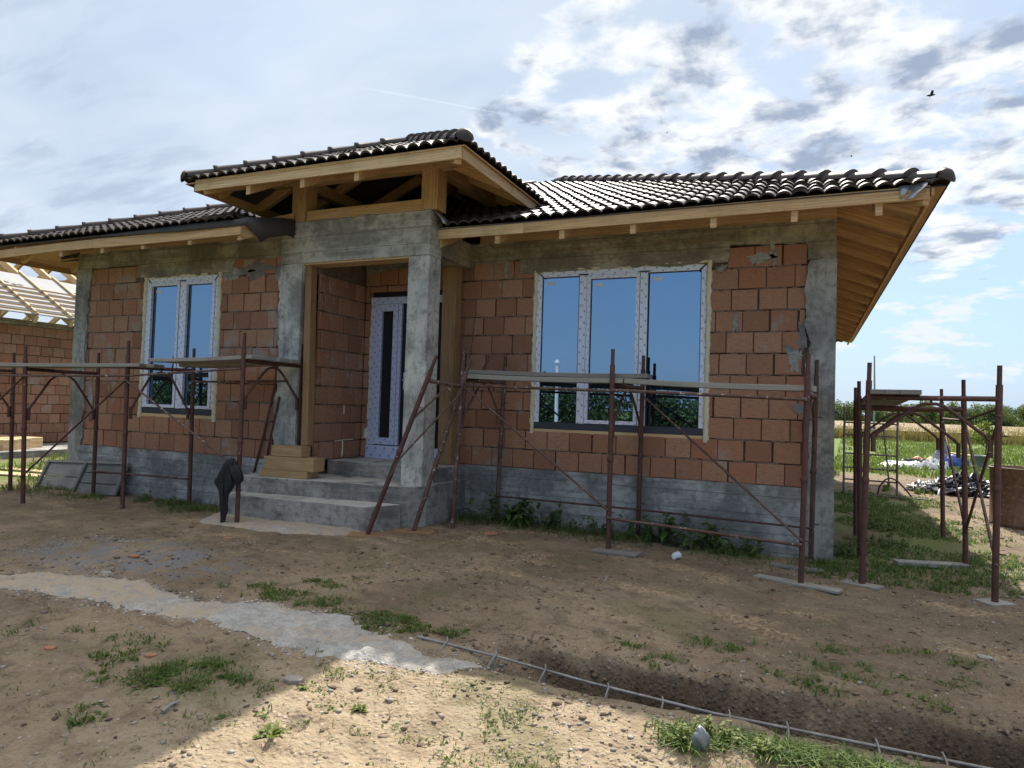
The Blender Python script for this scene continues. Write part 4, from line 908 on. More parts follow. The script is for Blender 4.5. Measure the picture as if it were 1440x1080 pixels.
# right run before the three-pane window
R1f, R2f, R3f, R1b, R2b, R3b = [foot(G(*q)) for q in ((636, 742), (855, 775), (1126, 824), (698, 732), (897, 752), (1140, 792))]
for q in (R1b, R2b, R3b): q[1] = min(q[1], -0.10)
R1f[1] = min(R1f[1], -0.95); R1f = foot(W(636, 742, 1, R1f[1]))
R2b = foot(W(897, 752, 1, R2b[1])); R1b = foot(W(698, 732, 1, R1b[1]))
TR1f, TR2f, TR3f, TR1b, TR2b, TR3b = tip(R1f, (653, 493)), tip(R2f, (862, 491)), tip(R3f, (1137, 497)), tip(R1b, (711, 500)), tip(R2b, (905, 500)), tip(R3b, (1149, 506))
sr_ = thing('scaffold', 'paint-spattered tube scaffold standing before the three-pane window', 'scaffold', (R2f[0], R2f[1], R2f[2]), 'tube scaffolds round the house')
zr_ = [topz(R1f, 655, 534)[2], topz(R2f, 861, 541)[2], topz(R3f, 1136, 553)[2]]
frame(sr_, R1f, TR1f, R1b, TR1b, zr_[0], RUSTP, .42); frame(sr_, R2f, TR2f, R2b, TR2b, zr_[1], RUST, .42); frame(sr_, R3f, TR3f, R3b, TR3b, zr_[2], RUST, .42)
rail(sr_, [onleg(R1f, TR1f, zr_[0]-.07), onleg(R2f, TR2f, zr_[1]-.07)], RUSTP, .016); rail(sr_, [onleg(R2f, TR2f, zr_[1]-.06), onleg(R3f, TR3f, zr_[2]-.06)], RUSTP, .018)
rail(sr_, [onleg(R1b, TR1b, -.36), onleg(R2b, TR2b, -.38)], RUST, .012); rail(sr_, [onleg(R2b, TR2b, -.38), onleg(R3b, TR3b, -.40)], RUST, .012); rail(sr_, [onleg(R2f, TR2f, -.36), onleg(R3f, TR3f, -.40)], RUSTP, .016)
rail(sr_, [onleg(R1f, TR1f, zr_[0]-.05), onleg(R2f, TR2f, -.28)], RUSTP, .013, 'diagonal_brace'); rail(sr_, [onleg(R2b, TR2b, zr_[1]-.08), onleg(R3f, TR3f, -.36)], RUSTP, .013, 'diagonal_brace')

# frame leaning against the porch
A0, B0 = foot(G(517, 753)), foot(W(582, 741, 1, -1.42)); A0[2] += .02; B0[2] += .02
A1, B1 = W(614, 500, 1, A0[1]+.22), W(662, 505, 1, B0[1]+.24)
ln_ = thing('leaning_scaffold', 'loose rusty scaffold frame leaning slantwise against the porch corner', 'scaffold frame', tuple(A0))
leg(ln_, A0, A1, RUST); leg(ln_, B0, B1, RUSTP)
ta, tb = lerp(A0, A1, .86), lerp(B0, B1, .84)
rail(ln_, [ta, tb], RUSTP, .023, 'transom')
rail(ln_, [lerp(A0, A1, .64), lerp(ta, tb, .45)-np.array([0, 0, .09]), lerp(ta, tb, .52)-np.array([0, 0, .06]), lerp(ta, tb, .62)-np.array([0, 0, .06]), lerp(ta, tb, .72)-np.array([0, 0, .09]), lerp(B0, B1, .62)], RUSTP, .014, 'arch_brace')
rail(ln_, [lerp(B0, B1, .80)+np.array([.05, -.06, 0]), lerp(A0, A1, .42)+np.array([.06, -.05, 0]), A0+np.array([-.06, .12, .13])], RUSTP, .011, 'diagonal_brace')

# run along the right-hand gable side
SA, SF, SE, SC, SD = [foot(G(*q)) for q in ((1212, 822), (1399, 847), (1358, 797), (1203, 752), (1326, 756))]
SB = foot([SA[0]+.07, SE[1], 0])
TSA, TSF, TSE, TSC, TSD = tip(SA, (1223, 510)), tip(SF, (1406, 514)), tip(SE, (1355, 534)), tip(SC, (1203, 545)), tip(SD, (1324, 547)); TSB = tip(SB, (1208, 536))
ss_ = thing('scaffold', 'rusty scaffold of three frames standing in the grass beside the right house corner', 'scaffold', tuple(SA), 'tube scaffolds round the house')
zs = [topz(SA, 1222, 558)[2], topz(SE, 1355, 576)[2], topz(SD, 1324, 578)[2]]
frame(ss_, SA, TSA, SF, TSF, zs[0], RUST, .36); frame(ss_, SB, TSB, SE, TSE, zs[1]-.0, RUST, .36); frame(ss_, SC, TSC, SD, TSD, zs[2], RUST, .36)
rail(ss_, [onleg(SF, TSF, zs[0]-.08), onleg(SE, TSE, zs[1]-.12), onleg(SD, TSD, zs[2]-.1)], RUST, .013)
for (p, q) in (((SE, TSE, .80), (SF, TSF, -.45)), ((SF, TSF, .86), (SE, TSE, -.35)), ((SD, TSD, .82), (SE, TSE, -.38))): rail(ss_, [onleg(*p), onleg(*q)], RUSTP if p[0] is SE else RUST, .014, 'diagonal_brace')

# planks lying on the scaffolds
def plank(p0, p1, label, w=0.21, h=0.042, m=GREYW, nm='scaffold_plank', cat='plank', group='planks laid on the scaffolds', n=4, sag=-0.012):
    mb = MB(); mb.beam(p0, p1, w, h, n=n, sag=sag); o = mb.build(nm, m, None, 0.004, lerp(p0, p1, .5)); tag(o, label, cat, group); return o
def lp(F_, T_, z, dx, f, B_, TB_): a = at_z(F_, T_, z); b = at_z(B_, TB_, z); return lerp(a, b, f)+np.array([dx, 0, 0.047])
for k, f in enumerate((.12, .34)):
    a = lp(L0f, TL0f, zt[1], -.1, f, L0b, TL0b); b = lp(L2f, TL2f, zt[2], .16, f, L2b, TL2b); b[2] -= .02
    plank(a, b, ('long grey plank nearest the yard on the left scaffold', 'long grey plank second from the yard on the left scaffold')[k], h=.045)
ords = ('nearest the yard', 'second from the yard', 'third from the yard', 'nearest the wall')
for k, f in enumerate((.10, .33, .56, .79)):
    a = lp(L2f, TL2f, zt[2], .36, f, L2b, TL2b); b = lp(L3f, TL3f, zt[3], .10+.05*random.random(), f, L3b, TL3b); a[2] += .045 if k < 2 else 0.0
    plank(a, b, 'short plank by the porch on the left scaffold, %s' % ords[k], w=.20, h=.045)
a = lp(R1f, TR1f, zr_[0], -.02, .12, R1b, TR1b); b = lp(R2f, TR2f, zr_[1], .10, .12, R2b, TR2b); plank(a, b, 'lower grey plank on the left bay of the scaffold before the three-pane window', h=.055)
a2 = lp(R1f, TR1f, zr_[0], -.0, .16, R1b, TR1b); b2 = lp(R2f, TR2f, zr_[1], .36, .16, R2b, TR2b); a2[2] += .056; b2[2] += .054; plank(a2, b2, 'upper brown-grey plank lying on another plank before the three-pane window', m=PROPW if False else GREYD, h=.048)
a = lp(R2f, TR2f, zr_[1], .12, .14, R2b, TR2b); b = lp(R3f, TR3f, zr_[2], .06, .10, R3b, TR3b); plank(a, b, 'pale grey plank on the right bay of the scaffold before the three-pane window', h=.055)
for k, f in enumerate((.09, .21, .33)):
    a = lerp(at_z(SA, TSA, zs[0]), at_z(SF, TSF, zs[0]), f)+np.array([0, -.12, .047]); b = lerp(at_z(SC, TSC, zs[2]), at_z(SD, TSD, zs[2]), f)+np.array([0, .2, .047])
    plank(a, b, ('plank on the side scaffold nearest the house wall', 'plank in the middle of three on the side scaffold', 'plank on the side scaffold farthest from the house wall')[k], m=GREYD, w=.17)

# boards and pads under the feet and lying about
def pad(px, py, w, l, rz, label, nm='wooden_pad', m=GREYW, h=0.024, cat='board', group='wooden pads under scaffold feet', p=None, dz_=0.0):
    P_ = np.array(p) if p is not None else G(px, py); c, s_ = math.cos(rz), math.sin(rz); zz = P_[2]+h/2+.002+dz_
    mb = MB(); mb.beam((P_[0]-c*l/2, P_[1]-s_*l/2, zz), (P_[0]+c*l/2, P_[1]+s_*l/2, zz+random.uniform(-.01, .01)), w, h, n=1); o = mb.build(nm, m, None, .003, P_); tag(o, label, cat, group); return o
pad(0, 0, .26, .42, .4, 'square pale board under the foremost foot of the leaning frame', p=A0-[0, 0, .03], m=PROPW)
pad(0, 0, .22, .5, .2, 'worn board under the rear foot of the leaning frame', p=B0-[0, 0, .03], m=PROPW, h=.018)
pad(0, 0, .18, .22, .3, 'small pad under the scaffold foot by the black cloth', p=L3f-[0, 0, .02], m=GREYD)
pad(0, 0, .16, .34, -.5, 'pale pad under the left front foot of the side scaffold', p=SA-[0, 0, .02])
pad(0, 0, .20, .24, .6, 'cracked pad under the outermost foot of the side scaffold', p=SF-[0, 0, .02])
pad(866, 779, .20, .5, -.1, 'grey board under the middle foot of the scaffold before the big window', m=GREYD)
pad(1120, 823, .14, .78, -.35, 'narrow weathered board lying flat by the right scaffold foot', 'loose_board', group='boards lying on the ground')
pad(1310, 797, .15, .72, .28, 'long grey board lying in the grass beyond the side scaffold foot', 'loose_board', group='boards lying on the ground', h=.045)
pad(1120, 800, .12, .5, -.1, 'short board lying against the plinth by the right corner', 'loose_board', group='boards lying on the ground', m=GREYD)
pad(18, 668, .30, 1.6, .12, 'pale fresh board lying in the grass left of the house', 'loose_board', PINEB, group='boards lying on the ground')
pad(45, 663, .20, 1.5, .05, 'second pale board lying behind another left of the house', 'loose_board', PINEB, group='boards lying on the ground')

# timber post on its blocks, prop at the wall
def beamthing(nm, label, cat, p0, p1, w, h, m, up=(0, 0, 1), group=None, bev=.006):
    mb = MB(); mb.beam(p0, p1, w, h, up=up); o = mb.build(nm, m, None, bev, p0); tag(o, label, cat, group); return o
beamthing('timber_block', 'lower flat timber block on the porch step under the post', 'timber block', (-6.72, -1.36, -.145), (-6.02, -1.30, -.145), .26, .085, BLOCKW, group='timber blocks under the porch post')
beamthing('timber_block', 'middle thick timber block under the porch post', 'timber block', (-6.68, -1.35, -.015), (-5.93, -1.29, -.015), .24, .172, BLOCKW, group='timber blocks under the porch post')
beamthing('timber_block', 'topmost short timber block under the porch post', 'timber block', (-6.60, -1.33, .142), (-6.14, -1.30, .142), .20, .138, BLOCKW, group='timber blocks under the porch post')
beamthing('timber_post', 'tall timber post standing on blocks inside the porch opening', 'timber post', W(432, 627, 1, -1.22), (-6.36, -1.08, 2.586), .10, .12, PROPW, (0, 1, 0))
beamthing('timber_prop', 'broad timber prop standing under the side beam between porch and right wall', 'timber prop', (-4.69, -.20, .002), (-4.70, -.20, 2.655), .205, .18, PROPW, (0, 1, 0))
def rod(label, p0, p1, r, m, nm='iron_rod', cat='rod', group=None, bend=0.0):
    mb = MB(); mid_ = lerp(p0, p1, .5)+np.array([bend, 0, 0]); mb.tube([p0, mid_, p1], r, 8); tag(mb.build(nm, m, None, 0, p0), label, cat, group)
rod('left one of two dark iron rods leaning on the porch column', W(357, 664, 2, -.188), W(387, 540, 1, YL-.05), .016, RUST, group='iron rods leaning on the porch column', bend=.015)
rod('right one of two dark iron rods leaning on the porch column', W(371, 665, 2, -.188), W(393, 558, 1, YL-.045), .014, RUST, group='iron rods leaning on the porch column', bend=-.012)
rod('thin rusty bar sticking up from the scaffold beside the timber prop', R1f+np.array([.06, .03, 1.2]), W(668, 447, 1, R1f[1]+.35), .008, RUST, 'rebar_rod', 'rod')
mb = MB(); q0 = at_z(R1f, TR1f, 1.28); mb.tube([q0+np.array([.08, .3, -.1]), q0+np.array([.15, .3, .03]), q0+np.array([.19, .3, .10]), q0+np.array([.20, .3, .15])], .012, 7); tag(mb.build('bent_hook', RUST, None, 0, q0), 'short bent iron hook on the scaffold end beside the leaning frame', 'hook')

# black cloth hung on the brace
def loft(mb, secs, n=22, seed=1, amp=.3):
    V = []; F = []
    for i, (z, cx, cy, rx, ry) in enumerate(secs):
        for k in range(n):
            a = 2*math.pi*k/n; w_ = 1+amp*float(fbm(math.cos(a)*2.1+seed, math.sin(a)*2.1+z*2.5, seed, 3))*2.4+.20*math.sin(5*a+seed+5*z)+.14*math.sin(9*a-9*z+seed)+.08*math.sin(14*a+seed*3+4*z)
            V.append((cx+rx*w_*math.cos(a), cy+ry*w_*math.sin(a), z))
    for i in range(len(secs)-1):
        for k in range(n): q = (k+1) % n; F.append((i*n+k, (i+1)*n+k, (i+1)*n+q, i*n+q))
    F.append(tuple(range(n))); e = (len(secs)-1)*n; F.append(tuple(range(e+n-1, e-1, -1))); mb.add(V, F, None, True)
hx, hy = L3f[0]-.05, L3f[1]-.02
cl = thing('hanging_jacket', 'black jacket hung on the scaffold leg before the porch steps', 'jacket', (hx, hy, L3f[2]))
def hang(name, secs, n, seed, amp): mb = MB(); loft(mb, [(z*.95, hx+a, hy+b, r1*.86, r2*.86) for z, a, b, r1, r2 in secs], n, seed, amp); mb.build(name, CLOTH, cl)
hang('body', [(.07, -.03, -.03, .02, .02), (.05, -.04, -.04, .05, .04), (.0, -.05, -.04, .07, .045), (-.05, -.06, -.04, .085, .05), (-.10, -.065, -.04, .12, .05), (-.16, -.07, -.04, .135, .05), (-.21, -.075, -.04, .145, .045), (-.26, -.085, -.03, .12, .045), (-.30, -.09, -.03, .09, .04), (-.34, -.09, -.03, .06, .03), (-.37, -.09, -.03, .02, .02)], 64, 3, .42)
hang('sleeve', [(-.18, -.09, -.05, .03, .02), (-.24, -.10, -.06, .05, .03), (-.32, -.105, -.05, .055, .035), (-.40, -.095, -.05, .05, .03), (-.48, -.105, -.04, .05, .028), (-.56, -.095, -.04, .045, .03), (-.62, -.105, -.04, .035, .022), (-.69, -.11, -.04, .03, .016), (-.75, -.115, -.04, .012, .01)], 48, 11, .36)
hang('sleeve', [(.04, .0, -.045, .04, .02), (-.0, .04, -.05, .08, .035), (-.06, .07, -.05, .085, .04), (-.12, .09, -.045, .08, .04), (-.17, .10, -.04, .06, .03), (-.21, .09, -.04, .03, .02), (-.23, .08, -.04, .012, .01)], 48, 5, .36)
hang('hood', [(.10, -.01, -.03, .02, .02), (.075, -.02, -.05, .055, .035), (.03, -.02, -.06, .075, .045), (-.02, -.03, -.06, .065, .04), (-.06, -.035, -.06, .02, .02)], 48, 7, .4)

# formwork panel leaning on the plinth
fp = [W(58, 651, 1, YL-.07), W(173, 654, 1, YL-.07)]; fb_ = [W(50, 691, 1, YL-.27), W(164, 698, 1, YL-.27)]
pan = thing('form_panel', 'grey formwork panel in two bays leaning against the left plinth', 'panel', tuple(fb_[0]))
ux = unit(fb_[1]-fb_[0]); upv = unit(fp[0]-fb_[0]); Lw = np.linalg.norm(fb_[1]-fb_[0]); Lh = np.linalg.norm(fp[0]-fb_[0]); upv = unit(upv-ux*(ux@upv)); nn = unit(np.cross(ux, upv))
def pp_(a, b, o=0.0): return fb_[0]+ux*a+upv*b+nn*o
for k, (a, b) in enumerate(((0, .49*Lw), (.49*Lw, Lw))):
    for j in range(2 if k == 0 else 3):
        nb_ = 2 if k == 0 else 3
        one('board', GREYW if k == 0 else GREYD, pan, lambda mb: mb.beam(pp_(a+.03, Lh*(j+.5)/nb_), pp_(b-.03, Lh*(j+.5)/nb_), Lh/nb_-.012, .02, up=nn), .003)
for a in (.02, .49*Lw, Lw-.02): one('batten', GREYD, pan, lambda mb: mb.beam(pp_(a, 0, .03), pp_(a, Lh, .03), .05, .035, up=nn), .003)
one('batten', GREYW, pan, lambda mb: mb.beam(pp_(0, Lh-.015, .03), pp_(Lw, Lh-.015, .03), .035, .03, up=nn), .003)

# rebar cage lying in the trench
Rt0 = [G(607, 921), G(735, 952), G(900, 985), G(1100, 1023), G(1300, 1068), G(1500, 1108)]
zy = lambda P_, dz_: np.array([P_[0], P_[1], 0])+np.array([0, 0, dz_])
xs_ = [-2.55, -2.0, -1.4, -.7, .0, .8, 1.8, 3.0]
cage = thing('rebar_cage', 'long steel rebar cage lying in the trench', 'rebar cage', (-1.4, -4.5, gz(-1.4, -4.5)))
def zc_(x): return -.70-.11*float(S((x+2.5)/1.6))
def cbar(y, dz_): return [(x, y+.015*math.sin(x*3+dz_*50), zc_(x)+dz_+.006*math.sin(x*7)) for x in xs_]
for (y, d_) in ((-4.40, 0.0), (-4.545, -.03), (-4.41, -.15), (-4.54, -.17)): one('bar', STEEL, cage, lambda mb: mb.tube(cbar(y, d_), .0085, 7))
for i in range(16):
    x = -2.35+i*.34+random.uniform(-.04, .04); z = zc_(x)
    one('stirrup', STEEL, cage, lambda mb: mb.tube([(x, -4.385, z+.03), (x+.01, -4.40, z+.012), (x+.02, -4.55, z-.02), (x+.02, -4.55, z-.185), (x, -4.40, z-.165), (x, -4.395, z+.01)], .0055, 6))

# ------------------------------------------------------------------ yard to the right and behind
def scaled_blob(mb, c, r, seed, n=3, amp=.5, flat=1.0):
    import bmesh
    bm = bmesh.new(); bmesh.ops.create_icosphere(bm, subdivisions=n, radius=1.0)
    V = []
    for v in bm.verts:
        k = 1+amp*float(fbm(v.co.x*1.7+seed*3.1+v.co.z, v.co.y*1.7+v.co.z*1.3, seed, 3)); V.append((c[0]+v.co.x*r[0]*k, c[1]+v.co.y*r[1]*k, c[2]+v.co.z*r[2]*k))
    bm.verts.index_update(); F = [tuple(v.index for v in f.verts) for f in bm.faces]; bm.free(); mb.add(V, F, None, n > 1)
dc = (2.74, 4.12); dzb = gz(*dc); dr, dh = .46, .86
drum = thing('steel_drum', 'large open rusty steel drum standing at the right edge', 'drum', (*dc, dzb))
mb = MB(); N = 40; V = []; F = []
prof = [(dr, -.02), (dr, .03), (dr+.012, .045), (dr, .06), (dr-.003, dh*.5), (dr, dh-.03), (dr+.014, dh-.012), (dr+.014, dh), (dr-.012, dh), (dr-.012, dh-.05), (dr-.014, .1), (.01, .1)]
for (r_, z) in prof:
    for k in range(N):
        a = 2*math.pi*k/N; V.append((dc[0]+r_*math.cos(a), dc[1]+r_*math.sin(a), dzb+z+.004*math.sin(3*a)))
for i in range(len(prof)-1):
    for k in range(N): q = (k+1) % N; F.append((i*N+k, i*N+q, (i+1)*N+q, (i+1)*N+k))
mb.add(V, F, None, True); mb.build('body', DRUM, drum)
one('rim', DRUM, drum, lambda mb: mb.tube([(dc[0]+(dr+.006)*math.cos(2*math.pi*k/30), dc[1]+(dr+.006)*math.sin(2*math.pi*k/30), dzb+dh+.002) for k in range(31)], .012, 7, False))

# ladder-like grey frame behind the scaffold
fy = 7.05; X0, X1 = .42, 1.36; z0 = gz(.9, fy)
tw = thing('ladder_frame', 'grey ladder-like steel frame standing in the yard behind the side scaffold', 'frame', (.9, fy, z0))
for x, zt_ in ((X0, 1.0), (X1, .84)): one('upright', FRAMEG, tw, lambda mb: mb.tube([(x, fy, z0), (x, fy, zt_)], .022, 9))
for z in (.70, .46, .08, -.20, -.44): one('rung', FRAMEG, tw, lambda mb: mb.tube([(X0, fy, z), (X1, fy+.02, z-.015)], .017, 8))
one('upright', FRAMEG, tw, lambda mb: mb.tube([(1.12, fy+.12, .68), (1.24, fy+.1, -.55)], .016, 8))
one('foot_hoop', RUST, tw, lambda mb: mb.tube([(1.02, fy-.05, z0+.02), (1.05, fy-.05, z0+.2), (1.15, fy-.05, z0+.34), (1.25, fy-.05, z0+.38), (1.36, fy-.05, z0+.33), (1.5, fy-.05, z0+.18), (1.62, fy-.05, z0+.02)], .016, 8))
one('base_bar', FRAMEG, tw, lambda mb: mb.tube([(.45, fy-.1, z0+.03), (1.9, fy-.3, z0+.03)], .014, 7))

def scraps(name, label, c, R_, H, n, mats, seed, L=(.15, .6), W_=(.03, .12)):
    rr = random.Random(seed); t = thing(name, label, 'heap', (*c, gz(*c)))
    for nm, m, share in mats:
        mb = MB()
        for i in range(int(n*share)):
            a = rr.uniform(0, 6.28); q = rr.random()**.6; x, y = c[0]+R_[0]*q*math.cos(a), c[1]+R_[1]*q*math.sin(a); z = gz(x, y)+H*(1-q)*rr.uniform(.2, 1.0)+.03
            l = rr.uniform(*L); b = rr.uniform(0, 6.28); e = rr.uniform(-.4, .5); d = np.array([math.cos(b)*math.cos(e), math.sin(b)*math.cos(e), math.sin(e)])
            p = np.array([x, y, z]); sd = unit(np.cross(d, (0, 0, 1)))*rr.uniform(*W_); up = np.cross(sd, d)*rr.uniform(-.6, .6)
            V = []; st = 5
            for k in range(st+1):
                s_ = k/st-.5; bend = .12*math.sin(s_*5+i)
                for sg in (-1, 1): V.append(p+d*l*s_+sd*sg*.5+up*sg+np.array([0, 0, bend*l]))
            mb.add(V, [(k*2, k*2+1, k*2+3, k*2+2) for k in range(st)], None, True)
        o = mb.build(nm, m, t); s_ = o.modifiers.new('t', 'SOLIDIFY'); s_.thickness = .012
    return t
scraps('scrap_heap', 'heap of black and pale offcuts and strips lying behind the rusty drum', (2.75, 9.0), (.95, .7), .46, 260, (('dark_scraps', BLACKP, .62), ('pale_scraps', GREYP, .3), ('white_scraps', WHITE, .08)), 4)
sc = W(1290, 648, 1, 17.0); sc[2] = gz(sc[0], 17)
sh = thing('plastic_sheet_heap', 'heap of crumpled white and black plastic sheeting in the meadow', 'heap', tuple(sc))
def crumple(nm, m, par, c, rx, ry, h, seed, n=26):
    mb = MB(); V = []; F = []
    for i in range(n+1):
        for j in range(n+1):
            u, v = i/n*2-1, j/n*2-1; e = max(0, 1-(u*u+v*v)); r_ = fbm(u*3+seed, v*3, seed, 4); V.append((c[0]+rx*(u+.12*r_), c[1]+ry*(v+.1*r_), gz(c[0], c[1])+.02+h*(math.sqrt(e)*(.55+.9*abs(float(r_))))))
    for i in range(n):
        for j in range(n): a = i*(n+1)+j; F.append((a, a+n+1, a+n+2, a+1))
    mb.add(V, F); return mb.build(nm, m, par)
crumple('white_sheet', WHITE, sh, (sc[0]-.35, 17.0), .75, .6, .25, 3); crumple('black_sheet', BLACKP, sh, (sc[0]+.15, 17.2), .75, .6, .30, 5); crumple('upright_fold', GREYP, sh, (sc[0]+.72, 17.3), .38, .4, .75, 8); crumple('white_sheet', WHITE, sh, (sc[0]+.45, 16.7), .4, .35, .34, 12)
def lump(nm, label, cat, px, py, y, r, m, seed, amp=.35, sub=3):
    P_ = W(px, py, 1, y); z = gz(P_[0], y); mb = MB(); scaled_blob(mb, (P_[0], y, z+r[2]*.8), r, seed, sub, amp); return tag(mb.build(nm, m, None, 0, (P_[0], y, z)), label, cat)
lump('plastic_sack', 'bright blue plastic sack lying in the meadow grass', 'sack', 1341, 655, 17.1, (.38, .26, .26), BLUEP, 4)
lump('plastic_sack', 'pale buff sack lying between the blue sack and white sheeting', 'sack', 1318, 652, 17.3, (.40, .22, .22), PINEB, 6)
lump('orange_rag', 'orange rag on the grass behind the white sheeting', 'rag', 1291, 640, 19.0, (.2, .16, .15), ORNG, 9)
bk = W(1378, 660, 1, 18.0); bx, by, bz = bk[0], 18.0, gz(bk[0], 18.0)
bu = thing('bucket', 'white plastic bucket standing in the meadow behind the drum', 'bucket', (bx, by, bz))
def buck(mb):
    V = []; F = []; n = 22; pr = [(.20, 0), (.25, .42), (.265, .42), (.265, .46), (.245, .46), (.19, .04), (.01, .04)]
    for r_, z in pr:
        for k in range(n): V.append((bx+r_*math.cos(2*math.pi*k/n), by+r_*math.sin(2*math.pi*k/n), bz+z))
    for i in range(len(pr)-1):
        for k in range(n): q = (k+1) % n; F.append((i*n+k, i*n+q, (i+1)*n+q, (i+1)*n+k))
    mb.add(V, F, None, True)
one('body', GREYP, bu, buck); one('handle', STEEL, bu, lambda mb: mb.tube([(bx-.26, by, bz+.4)]+[(bx+.27*math.cos(math.pi*(1-k/8)), by-.1*math.sin(math.pi*k/8), bz+.42-.18*math.sin(math.pi*k/8)) for k in range(1, 8)]+[(bx+.26, by, bz+.4)], .008, 6))
pl = W(1362, 640, 1, 22.0); mb = MB(); mb.beam((pl[0]-.9, 22.3, gz(pl[0], 22)+.35), (pl[0]+.5, 22.0, gz(pl[0], 22)+.22), .5, .04); tag(mb.build('pale_board', PINEB, None, .004, (pl[0], 22, gz(pl[0], 22))), 'pale board lying far back in the meadow behind the sheeting', 'board')
# pole with a small aerial
pp0 = np.array([2.76, 30.0, gz(2.76, 30)]); ant = thing('aerial_pole', 'thin grey pole with small fittings rising behind the right house corner', 'pole', tuple(pp0))
one('mast', GREYP, ant, lambda mb: mb.tube([pp0, (2.77, 30, 2.0), (2.74, 30, 3.9)], [.05, .045, .03], 8)); one('fitting', GREYP, ant, lambda mb: (mb.box((2.70, 29.9, 1.9), (2.86, 30.1, 2.06)), mb.box((2.72, 29.92, 1.35), (2.84, 30.08, 1.5)), mb.box((2.62, 29.94, 1.62), (2.76, 30.06, 1.68))))
# white post and crushed things
tag(one('paper_scrap', WHITE, None, lambda mb: scaled_blob(mb, G(951, 786)+np.array([0, 0, .03]), (.05, .04, .04), 3, 2, .9)), 'crumpled white paper on the soil before the big window', 'paper')
cb = G(984, 1052)
cp = MB(); scaled_blob(cp, cb+np.array([0, 0, .045]), (.034, .030, .055), 7, 3, 1.1); tag(cp.build('cardboard_scrap', GREYP, None, 0, cb), 'crumpled grey scrap standing among weeds on the near trench bank', 'scrap')

# timber stacked left of the house
for k in range(6):
    r_, c_ = k % 2, k//2; y = -.1+c_*.42; zz = gz(-17, .5)-.06+r_*.30
    mb = MB(); mb.beam((-20.5-.2*r_, y+.5*r_, zz), (-16.25-.25*c_-.2*r_, y+1.0+.3*r_, zz), .36, .30); tag(mb.build('timber_beam', PINEB, None, .01, (-18, y, zz)), ('lower', 'upper')[r_]+' pine beam of the stack left of the house, '+('front', 'middle', 'back')[c_]+' row', 'timber', 'pine beams stacked left of the house')
mb = MB(); mb.box((-18.3, -2.4, -.9), (-16.1, 9, -.52)); ft = mb.build('concrete_kerb', C_PLIN, None, 0, (-17, 3, -.75)); tag(ft, 'low concrete apron before the neighbouring house', 'apron')

# neighbouring house under construction
NX = -18.6; NY0, NY1 = -7.0, 8.0
nh = thing('house', 'neighbouring block house with open rafters and roof battens at the far left', 'house', (-22.5, 1.0, -.7))
mb = MB(); bricks(mb, (NX, NY0, -.52), (0, 1, 0), (1, 0, 0), NY1-NY0, -.0, 12); mb.build('brick_wall', BRICK, nh)
mb = MB(); core(mb, (NX, NY0, -.9), (0, 1, 0), (1, 0, 0), NY1-NY0, 0, 3.38, .22); mb.box((-27, NY0-.3, -.9), (NX-.02, NY0-.05, 2.4)); mb.box((-27, NY1+.01, -.9), (NX-.02, NY1+.2, 2.4)); mb.build('mortar', MORTAR, nh)
mb = MB(); mb.box((NX-.2, NY0, 2.481), (NX+.015, NY1, 2.62)); mb.build('concrete_beam', C_BEAM, nh)
NP = .58; ex, ez = -17.95, 2.62; rx = -22.6
def nz(x, off=0): return ez+NP*(ex-x)+off
i = 0; y = NY0-.4
while y < NY1+.6:
    one('rafter', PINEB, nh, lambda mb: mb.beam((ex, y, nz(ex)-.02), (rx, y, nz(rx)), .08, .17)); one('rafter', PINE, nh, lambda mb: mb.beam((rx, y+.04, nz(rx)), (2*rx-ex, y+.04, nz(ex)), .08, .17))
    if i % 2 == 0: one('collar_beam', PINE, nh, lambda mb: mb.beam((rx-1.9, y+.09, nz(rx+1.9)-.05), (rx+1.9, y+.09, nz(rx+1.9)-.05), .06, .15))
    one('counter_batten', PINEB, nh, lambda mb: mb.beam((ex+.05, y, nz(ex)+.13), (ex-2.35, y, nz(ex-2.35)+.13), .05, .04)); y += .9; i += 1
mb = MB(); mb.slab([(ex+.02, NY0-.6, nz(ex)+.09), (ex+.02, NY1+.7, nz(ex)+.09), (ex-2.2, NY1+.7, nz(ex-2.2)+.09), (ex-2.2, NY0-.6, nz(ex-2.2)+.09)], (0, 0, 1), .008); mb.build('membrane', MEMBL, nh)
mb = MB()
for k in range(7):
    y = NY0+.2+k*1.9; cx = ex-1.55; c0 = np.array([cx, y, nz(cx)+.105]); du = np.array([-1, 0, NP])/math.hypot(1, NP)
    for j in range(4):
        c = c0+np.array([0, .16*j-.2, 0])+du*(.05*math.sin(j*2)); mb.add([c+np.array([0, -.09, 0]), c+du*.07, c+np.array([0, .09, 0]), c-du*.05], [(0, 1, 2, 3)])
mb.build('membrane_print', BLACKP, nh)
for k in range(6):
    x = ex+.0-k*.25; one('batten', PINEB, nh, lambda mb: mb.beam((x, NY0-.6, nz(x)+.175), (x, NY1+.7, nz(x)+.175), .05, .04))
one('ridge_beam', PINE, nh, lambda mb: mb.beam((rx, NY0-.5, nz(rx)-.18), (rx, NY1+.6, nz(rx)-.18), .14, .18))
for y in (-3.0, 0.6, 4.2): one('ridge_post', PINE, nh, lambda mb: mb.beam((rx, y, 2.4), (rx, y, nz(rx)-.27), .14, .14, up=(0, 1, 0)))

